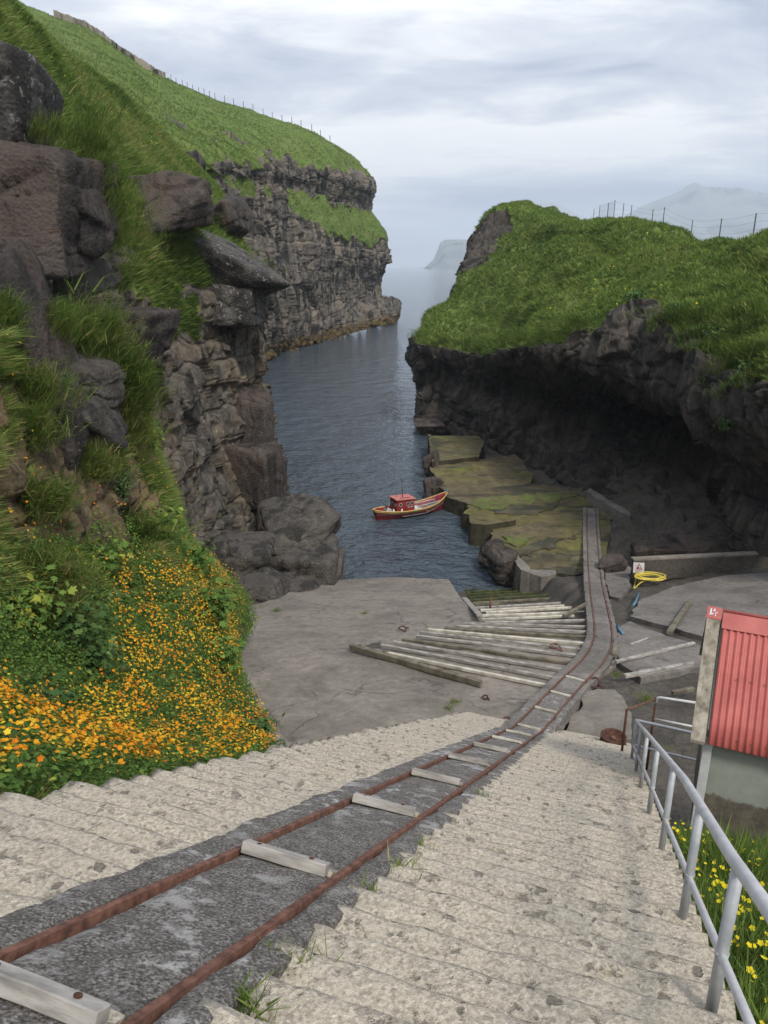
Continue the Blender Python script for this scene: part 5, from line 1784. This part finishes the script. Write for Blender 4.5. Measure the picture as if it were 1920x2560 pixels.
def grass(name, Q, N, rs, h, wd, blades, mat, segs=1, droop=0.5, tint=(0.5, 0.22), spread=0.10, lean=0.45, patch=0.35):
    n = len(Q)
    up = np.array([0, 0, 1.0])
    g = np.repeat(np.arange(n), blades)
    k = n * blades
    base_t = tint[0] + rs.normal(0, tint[1], n) + fbm(Q, patch, 3, 71) * 0.35
    T_ = np.clip(base_t[g] + rs.normal(0, 0.08, k), 0, 1)
    hs = h * (0.65 + 0.7 * rs.random(n)) * (1 + 0.45 * fbm(Q, patch * 0.8, 2, 73))
    hh = hs[g] * (0.6 + 0.6 * rs.random(k))
    root = Q[g] + rs.normal(0, 1, (k, 3)) * np.array([1, 1, 0.3]) * (spread * hs[g])[:, None] - N[g] * (0.05 * hh)[:, None]
    d = 0.45 * N[g] + 0.75 * up + rs.normal(0, lean, (k, 3)) * np.array([1, 1, 0.5])
    d /= np.linalg.norm(d, axis=1, keepdims=True)
    down = N[g] * np.array([1, 1, 0])
    dr = down * droop + np.array([0, 0, -0.35 * droop])
    side = np.cross(d, rs.normal(0, 1, (k, 3)))
    side /= np.linalg.norm(side, axis=1, keepdims=True)
    w_ = (wd * hh / h * (0.6 + 0.8 * rs.random(k)))[:, None]
    tip = root + d * hh[:, None] + dr * hh[:, None] * 0.8
    if segs == 1:
        V = np.stack([root - side * w_, root + side * w_, tip], 1)
        Fc = np.arange(3 * k).reshape(k, 3)
        ta = np.repeat(T_, 3)
    else:
        mid_ = root + d * hh[:, None] * 0.6 + dr * hh[:, None] * 0.22
        V = np.stack([root - side * w_, root + side * w_, mid_ - side * w_ * 0.75, mid_ + side * w_ * 0.75, tip], 1)
        b = np.arange(k)[:, None] * 5
        Fc = np.concatenate([b + np.array([[0, 1, 3]]), b + np.array([[0, 3, 2]]), b + np.array([[2, 3, 4]])])
        ta = np.repeat(T_, 5)
    o = link(name, np_mesh(name, V, Fc, False, {'tint': ta}), mat)
    o['kind'] = 'stuff'
    return o


LEAF = np.array([(0, 0, 0), (0.30, 0.26, 0.05), (0.22, 0.62, 0.02), (0.0, 1.0, -0.14), (-0.22, 0.62, 0.02), (-0.30, 0.26, 0.05), (0, 0.5, -0.05)])
LEAF_F = np.array([(0, 1, 6), (1, 2, 6), (2, 3, 6), (3, 4, 6), (4, 5, 6), (5, 0, 6)])
LOBED = np.array([(0, 0, 0), (0.22, 0.12, .02), (0.52, 0.30, -.04), (0.26, 0.42, .02), (0.42, 0.72, -.05), (0.16, 0.70, .02), (0, 1.05, -.12), (-0.16, 0.70, .02), (-0.42, 0.72, -.05), (-0.26, 0.42, .02), (-0.52, 0.30, -.04), (-0.22, 0.12, .02)])
LOBED_F = np.array([(0, 1, 11), (1, 2, 3), (11, 9, 10), (1, 3, 11), (3, 9, 11), (3, 4, 5), (9, 7, 8), (3, 5, 9), (5, 7, 9), (5, 6, 7)])
PET = [(0, 0, 0)]
for k in range(5):
    a = 2 * math.pi * k / 5
    PET += [(0.72 * math.cos(a - 0.62), 0.72 * math.sin(a - 0.62), 0.26), (1.0 * math.cos(a), 1.0 * math.sin(a), 0.36), (0.72 * math.cos(a + 0.62), 0.72 * math.sin(a + 0.62), 0.26)]
PET = np.array(PET)
PET_F = np.array([t for k in range(5) for t in ((0, 1 + 3 * k, 2 + 3 * k), (0, 2 + 3 * k, 3 + 3 * k))])


def place(shape, faces, C, X, Yv, Zv, size):
    k = len(C)
    V = C[:, None] + size[:, None, None] * (shape[None, :, 0, None] * X[:, None] + shape[None, :, 1, None] * Yv[:, None] + shape[None, :, 2, None] * Zv[:, None])
    Fc = (np.arange(k)[:, None, None] * len(shape) + faces[None]).reshape(-1, 3)
    return V.reshape(-1, 3), Fc


def frames(k, rs, out, up_bias=0.4, spread=0.7):
    z = out + rs.normal(0, spread, (k, 3)) + np.array([0, 0, up_bias])
    z /= np.linalg.norm(z, axis=1, keepdims=True)
    y = rs.normal(0, 1, (k, 3)) + out * 0.6
    y -= z * (y * z).sum(1, keepdims=True)
    y /= np.linalg.norm(y, axis=1, keepdims=True)
    return np.cross(y, z), y, z


def leaves(name, C, out, rs, size, mat, shape='leaf', tint=(0.45, 0.2), parent=None, up_bias=0.5, spread=0.6):
    sh_, fc = {'leaf': (LEAF, LEAF_F), 'lobed': (LOBED, LOBED_F), 'petal': (PET, PET_F)}[shape]
    k = len(C)
    X_, Y_, Z_ = frames(k, rs, out, up_bias, spread)
    sz = size * (0.6 + 0.8 * rs.random(k))
    V, Fc = place(sh_, fc, C, X_, Y_, Z_, sz)
    t = np.clip(tint[0] + rs.normal(0, tint[1], k), 0, 1)
    return link(name, np_mesh(name, V, Fc, False, {'tint': np.repeat(t, len(sh_))}), mat, parent)


# turf on the cliffs
Q, N, rs = scatter(farP, farN, farG, 90000, 101)
tag(grass('headland_grass', Q, N, rs, 0.42, 0.05, 3, M['blades_far'], droop=0.5, patch=0.06), 'short green turf over the far headland and hill', kind='stuff')
Q, N, rs = scatter(spurP, spurN, spurG, 95000, 102)
tag(grass('spur_grass', Q, N, rs, 0.42, 0.030, 4, M['blades'], droop=0.7, patch=0.15, tint=(0.5, 0.2)), 'long drooping green grass on the steep near spur', kind='stuff')
Q, N, rs = scatter(rightP, rightN, rightG, 120000, 103)
tag(grass('clifftop_grass', Q, N, rs, 0.42, 0.040, 4, M['blades_far'], droop=0.6, patch=0.12), 'bright green grass draped over the cliff on the right', kind='stuff')

# yellow specks in the cliff grass
Q, N, rs = scatter(rightP, rightN, rightG, 900, 104, lambda px, py: (px > 1250) * 1.0)
tag(leaves('cliff_buttercups', Q + N * 0.25, N, rs, 0.07, M['petal_yellow'], 'petal'), 'scattered yellow flowers in the grass of the right cliff', kind='stuff')['kind'] = 'stuff'
Q, N, rs = scatter(spurP, spurN, spurG, 500, 105)
tag(leaves('spur_buttercups', Q + N * 0.25, N, rs, 0.05, M['petal_yellow'], 'petal'), 'scattered yellow flowers in the long grass of the spur', kind='stuff')['kind'] = 'stuff'


# the bank beside the stairs
def box_soft(px, py, x0, x1, y0, y1, s=40):
    f = lambda a, lo, hi: sstep(lo - s, lo + s, a) * (1 - sstep(hi - s, hi + s, a))
    return f(px, x0, x1) * f(py, y0, y1)


full = np.ones_like(bankG)
Q, N, rs = scatter(bankP, bankN, np.clip(bankG + 0.15, 0, 1), 24000, 110, lambda px, py: (py < 1500) * 1.0 + 0.06)
tag(grass('bank_grass', Q, N, rs, 0.26, 0.0065, 7, M['blades'], segs=2, droop=0.75, patch=0.9, tint=(0.58, 0.28)), 'shaggy green and straw-coloured grass hanging on the near bank', kind='stuff')
def mane(name, spots, label, mat, seed, hb=0.5, tint=(0.55, 0.22), face=(0.55, -0.45, 0.55)):
    """long grass hanging in manes over the rocks; each spot: pixel, distance, reach in metres, how many tufts"""
    rs = np.random.default_rng(seed)
    Qs, Ns = [], []
    for (px, py, Yd, rx, rz, n) in spots:
        c = at(px, py, Yd)
        g = rs.normal(0, 0.45, (n, 3)) * np.array([rx, 0.35, rz])
        Qs.append(c + g)
        Ns.append(np.tile(np.array([face]), (n, 1)))
    return tag(grass(name, np.concatenate(Qs), np.concatenate(Ns), rs, hb, hb * 0.017, 8, mat, segs=2, droop=0.95, patch=0.8, tint=tint, lean=0.35, spread=0.25), label, kind='stuff')


mane('hanging_grass', [(60, 985, 15.4, 1.1, 0.55, 420), (20, 1075, 14.6, 1.0, 0.5, 380), (175, 860, 18.6, 0.7, 0.9, 420), (255, 850, 19.5, 0.8, 0.9, 520), (320, 960, 20.0, 0.7, 1.1, 560), (345, 1060, 20.0, 0.4, 0.8, 260), (215, 1170, 16.6, 0.8, 0.5, 330), (120, 1480, 11.6, 0.6, 0.7, 420), (330, 1330, 17.5, 0.9, 0.5, 300), (95, 1260, 13.4, 0.7, 0.4, 220), (130, 820, 17.5, 0.5, 0.5, 200), (10, 800, 16.0, 0.4, 0.6, 160)],
     'long manes of green and straw grass hanging over the near rocks', M['blades'], 300, 0.42)
mane('crag_grass', [(235, 420, 25.5, 0.9, 2.0, 420), (275, 520, 27.0, 0.8, 1.8, 420), (100, 330, 25.0, 1.6, 0.4, 260), (620, 690, 56.0, 2.0, 1.6, 500), (470, 560, 50.0, 2.0, 1.0, 300), (640, 740, 57.0, 1.2, 0.8, 200), (330, 560, 36.0, 1.5, 2.0, 420)],
     'long grass growing on the ledges between the brown rocks', M['blades'], 301, 0.42, (0.5, 0.2))
rs = np.random.default_rng(77)
brow = []
for (px, py, Yd) in ((1060, 850, 97), (1110, 862, 94), (1165, 868, 90), (1215, 872, 85), (1262, 866, 79), (1305, 858, 72), (1355, 852, 69), (1405, 842, 65.5), (1455, 815, 62.5), (1690, 800, 52), (1735, 850, 49.5), (1780, 880, 47.5), (1830, 900, 45), (1880, 890, 43.5), (1800, 960, 46), (1845, 1000, 44), (1860, 800, 46.5), (1900, 960, 42.5), (1770, 790, 51)):
    brow.append((px, py - 8, Yd - 0.2, 1.5 + rs.random(), 0.5 + 0.7 * rs.random(), 110))
mane('brow_grass', brow, 'shaggy grass hanging over the brow of the right cliff', M['blades_far'], 303, 0.75, (0.45, 0.22), (-0.5, -0.6, 0.5))
def crag_bush(px, py, Yd, r, label, seed):
    c = at(px, py, Yd)
    rs = np.random.default_rng(seed)
    root = empty('crag_bush', tuple(c))
    tag(root, label, 'bush', 'leafy bushes on the right cliff')
    MB().tube([(0, 0.3, -0.3), (0, 0, 0), (0.1, -0.1, r * 0.5)], [0.05, 0.04, 0.02], 5).build('stem', M['leaf_dark'], root)
    d = rs.normal(0, 1, (420, 3))
    d /= np.linalg.norm(d, axis=1, keepdims=True)
    C = d * (r * rs.random((420, 1)) ** 0.45) * np.array([1.0, 0.7, 0.75])
    C += np.stack([fbm(C + seed, 1.2 / r, 2, seed + k) for k in range(3)], -1) * r * 0.4
    leaves('foliage', C, d, rs, 0.17, M['leaf_dark'], 'lobed', (0.55, 0.25), root)['kind'] = 'stuff'


for i, a in enumerate([(1690, 775, 52.3, 0.9, 'dark leafy bush on the rock brow above the hollow'), (1835, 1055, 43.2, 0.9, 'leafy bush low on the cliff at the right of the hollow'), (1790, 840, 48.8, 1.0, 'leafy bush in the grass above the right end of the hollow'), (1585, 745, 59.5, 0.8, 'small dark bush where the turf meets the rock brow'), (1880, 930, 42.8, 1.1, 'broad leafy bush on the cliff above the concrete wall')]):
    crag_bush(*a, 500 + i)
low = lambda px, py: sstep(1330, 1480, py + 0.25 * px) + 0.0
Q, N, rs = scatter(bankP, bankN, full, 64000, 111, low)
Q = Q + N * (rs.random((len(Q), 1)) * 0.32) + np.array([0, 0, 1.0]) * (rs.random((len(Q), 1)) * 0.16)
tag(leaves('bank_foliage', Q, N, rs, 0.062, M['leaf'], 'leaf', (0.42, 0.24)), 'dense small green leaves covering the bank beside the stairs', kind='stuff')['kind'] = 'stuff'


def bloom(px, py):
    a = box_soft(px, py, -200, 700, 1780, 2010, 50)
    b = box_soft(px, py, 270, 560, 1440, 1800, 50) * 1.1
    return a + b + 0.03


Q, N, rs = scatter(bankP, bankN, full, 13000, 112, bloom)
clump = fbm(Q, 1.7, 3, 55)
keep = clump > rs.normal(-0.12, 0.18, len(Q))
Q, N = Q[keep], N[keep]
Q = Q + N * (0.20 + 0.16 * rs.random((len(Q), 1))) + np.array([0, 0, 1.0]) * (0.12 + rs.random((len(Q), 1)) * 0.18)
tv = np.clip(0.52 - 0.3 * fbm(Q, 0.6, 2, 9), 0, 1)
k = len(Q)
X_, Y_, Z_ = frames(k, rs, N, 0.3, 0.5)
V, Fc = place(PET, PET_F, Q, X_, Y_, Z_, 0.0245 * (0.65 + 0.75 * rs.random(k)))
t = np.clip(tv + rs.normal(0, 0.22, k), 0, 1)
o = link('orange_blossoms', np_mesh('orange_blossoms', V, Fc, False, {'tint': np.repeat(t, len(PET))}), M['petal'])
tag(o, 'mass of small orange and yellow blossoms on the bank beside the stairs', kind='stuff')


def bank_point(px, py):
    a, b = project(bankP)
    i = np.unravel_index(np.argmin((a - px) ** 2 + (b - py) ** 2), a.shape)
    return bankP[i], bankN[i]


def leafy_plant(px, py, hgt, wid, nl, size, label, mat='leaf', tint=(0.5, 0.2), shape='lobed', seed=0):
    p, nv_ = bank_point(px, py)
    rs = np.random.default_rng(seed)
    root = empty('leafy_plant', tuple(p))
    tag(root, label, 'plant', 'leafy plants on the bank')
    m = MB()
    tips = []
    for k in range(7):
        a = k * 2.4 + rs.random()
        e = nv_ * hgt * 0.35 + np.array((math.cos(a) * wid * 0.4, math.sin(a) * wid * 0.4, hgt * (0.55 + 0.4 * rs.random())))
        m.tube([(0, 0, -0.1), tuple(e * 0.5 + np.array((0, 0, 0.05))), tuple(e)], [0.014, 0.010, 0.005], 5)
        tips.append(e)
    m.build('stem', M['leaf_dark'], root)
    tips = np.array(tips)
    g = rs.integers(0, 7, nl)
    f = rs.random((nl, 1)) ** 0.6
    C = tips[g] * f + rs.normal(0, wid * 0.20, (nl, 3)) * np.array([1, 1, 0.7])
    out = C - np.array((0, 0, hgt * 0.2))
    out /= np.linalg.norm(out, axis=1, keepdims=True)
    leaves('foliage', C, out, rs, size, M[mat], shape, tint, root)['kind'] = 'stuff'


for i, a in enumerate([
    (512, 1560, 0.9, 1.0, 300, 0.17, 'tall light-green leafy plant at the corner of the bank above the apron'),
    (470, 1440, 0.8, 0.9, 240, 0.16, 'light-green leafy plant next up the bank from the corner plant'),
    (545, 1680, 0.7, 0.7, 200, 0.14, 'leafy plant at the bank foot overhanging the concrete apron'),
    (640, 1850, 0.5, 0.7, 170, 0.13, 'dark broad-leaved plant at the lower end of the orange flowers', 'leaf_dark'),
    (730, 1872, 0.35, 0.5, 90, 0.10, 'small dark-leaved plant where the flowers meet the stair edge', 'leaf_dark'),
    (165, 1610, 0.8, 1.0, 300, 0.14, 'big dark-leaved plant left of the upper orange flowers', 'leaf_dark', (0.6, 0.25)),
    (60, 1570, 0.7, 0.8, 220, 0.14, 'yellowing broad-leaved plant beside the big dark-leaved one', 'leaf', (0.75, 0.2)),
    (230, 1690, 0.6, 0.7, 200, 0.12, 'dark-leaved plant hanging over the hollow in the bank', 'leaf_dark', (0.55, 0.25)),
    (90, 1830, 0.5, 0.8, 190, 0.12, 'dark leafy plant just above the lowest orange flowers', 'leaf_dark'),
    (250, 1440, 0.6, 0.7, 180, 0.13, 'fresh green plant above the upper orange flowers', 'leaf', (0.6, 0.2)),
    (395, 1345, 0.7, 0.8, 220, 0.14, 'light-green plant at the top edge of the flowering bank', 'leaf', (0.6, 0.2)),
    (355, 1130, 0.8, 0.7, 180, 0.17, 'pale leafy plant hanging beside the blunt grey rock', 'leaf', (0.7, 0.2)),
    (305, 1245, 0.55, 0.55, 340, 0.07, 'round blue-green bush on the brown bank', 'leaf_dark', (0.75, 0.2), 'leaf'),
]):
    leafy_plant(*a[:7], *(a[7:]), seed=200 + i)

# verge right of the handrail
def verge_points(n, seed, w0, w1, t0, t1):
    rs = np.random.default_rng(seed)
    w, t = rs.uniform(w0, w1, n), rs.uniform(t0, t1, n)
    x, y = w * DW[0] + t * DT[0], w * DW[1] + t * DT[1]
    z = shore_z(x, y) - 0.06
    return np.stack([x, y, z], -1), np.tile(np.array([[0, 0, 1.0]]), (n, 1)), rs


Q, N, rs = verge_points(11000, 120, 0.86, 3.4, 0.6, 10.4)
tag(grass('verge_grass', Q, N, rs, 0.30, 0.0050, 6, M['blades'], segs=2, droop=0.3, patch=1.2, tint=(0.42, 0.2), spread=0.25), 'tall green grass on the verge between handrail and shed', kind='stuff')
Q, N, rs = verge_points(9000, 121, 0.9, 3.4, 2.0, 10.4)
Q[:, 2] += rs.random(len(Q)) * 0.16
tag(leaves('verge_foliage', Q, N, rs, 0.055, M['leaf_dark'], 'lobed', (0.5, 0.25)), 'low dark green leaves under the verge grass', kind='stuff')['kind'] = 'stuff'
Q, N, rs = verge_points(3000, 123, 1.2, 4.6, 6.5, 9.6)
tag(grass('shed_grass', Q, N, rs, 0.42, 0.006, 6, M['blades'], segs=2, droop=0.3, patch=1.2, tint=(0.4, 0.2), spread=0.25), 'rank grass against the foot of the shed wall', kind='stuff')
Q, N, rs = verge_points(520, 122, 0.95, 2.6, 3.0, 9.8)
Q[:, 2] += 0.24 + rs.random(len(Q)) * 0.16
k = len(Q)
tag(leaves('verge_buttercups', Q, N, rs, 0.022, M['petal_yellow'], 'petal', (0.5, 0.3)), 'yellow buttercups on the verge beside the shed', kind='stuff')['kind'] = 'stuff'

# small tufts in the joints of stairs and apron
def tuft(px, py, h, label, fn=None, n=26, seed=0, group='weeds in the concrete joints'):
    if fn is None:
        r = rays(px, py)
        kk = H0 / (-r[2] - SLOPE * (r[:2] @ DT))
        p = r * kk + np.array([0, 0, EYE])
    else:
        p = hit(px, py, fn)
    rs = np.random.default_rng(seed)
    Q = np.repeat(p[None], n, 0) + rs.normal(0, h * 0.35, (n, 3)) * np.array([1, 1, 0])
    o = grass('grass_tuft', Q, np.tile(np.array([[0, 0, 1.0]]), (n, 1)), rs, h, h * 0.022, 3, M['blades'], segs=2, droop=0.1, tint=(0.55, 0.2), lean=0.6)
    del o['kind']
    tag(o, label, 'grass tuft', group)


for i, a in enumerate([
    (1000, 2190, 0.16, 'largest grass tuft against the right kerb of the rails'),
    (1050, 2130, 0.13, 'grass tuft next below the largest one along the kerb'),
    (930, 2250, 0.12, 'sparse grass tuft next above the largest one along the kerb'),
    (735, 2420, 0.13, 'grass tuft in the kerb joint highest up the stairs'),
    (620, 2520, 0.12, 'thin grass blades at the top of the right-hand steps'),
    (1210, 2000, 0.13, 'grass tuft far down the right kerb of the rails'),
]):
    tuft(*a, seed=i)
for i, a in enumerate([
    (912, 1535, 0.18, 'green weed on the bare apron above the mooring ring'),
    (1120, 1775, 0.22, 'weeds in the apron crack above the stair foot'),
    (1138, 1758, 0.2, 'weeds further up the same apron crack'),
    (610, 1520, 0.4, 'grass at the foot of the smooth domed boulder'),
    (690, 1528, 0.25, 'weeds on the apron in front of the boulders'),
    (1540, 1690, 0.25, 'weeds beside the mossy plank and the track'),
    (1612, 1752, 0.25, 'weeds behind the rusty railing bar'),
]):
    tuft(*a, fn=platfn if a[0] < 1400 else G, n=40, seed=20 + i)

# ------------------------------------------------------------------ haze over the sea
hz_ = MB().box((0, 8800, 480), (34000, 22000, 990)).build('haze', None)
hm = bpy.data.materials.new('sea_haze')
hm.use_nodes = True
ht = hm.node_tree
ht.nodes.clear()
pv = node(ht, 'ShaderNodeVolumePrincipled', inp={'Color': (0.84, 0.92, 1.0, 1), 'Density': 0.00015, 'Anisotropy': 0.0})
ho = node(ht, 'ShaderNodeOutputMaterial')
ht.links.new(pv.outputs[0], ho.inputs['Volume'])
hz_.data.materials.append(hm)
tag(hz_, 'thin pale blue haze over sea and far islands', kind='stuff')
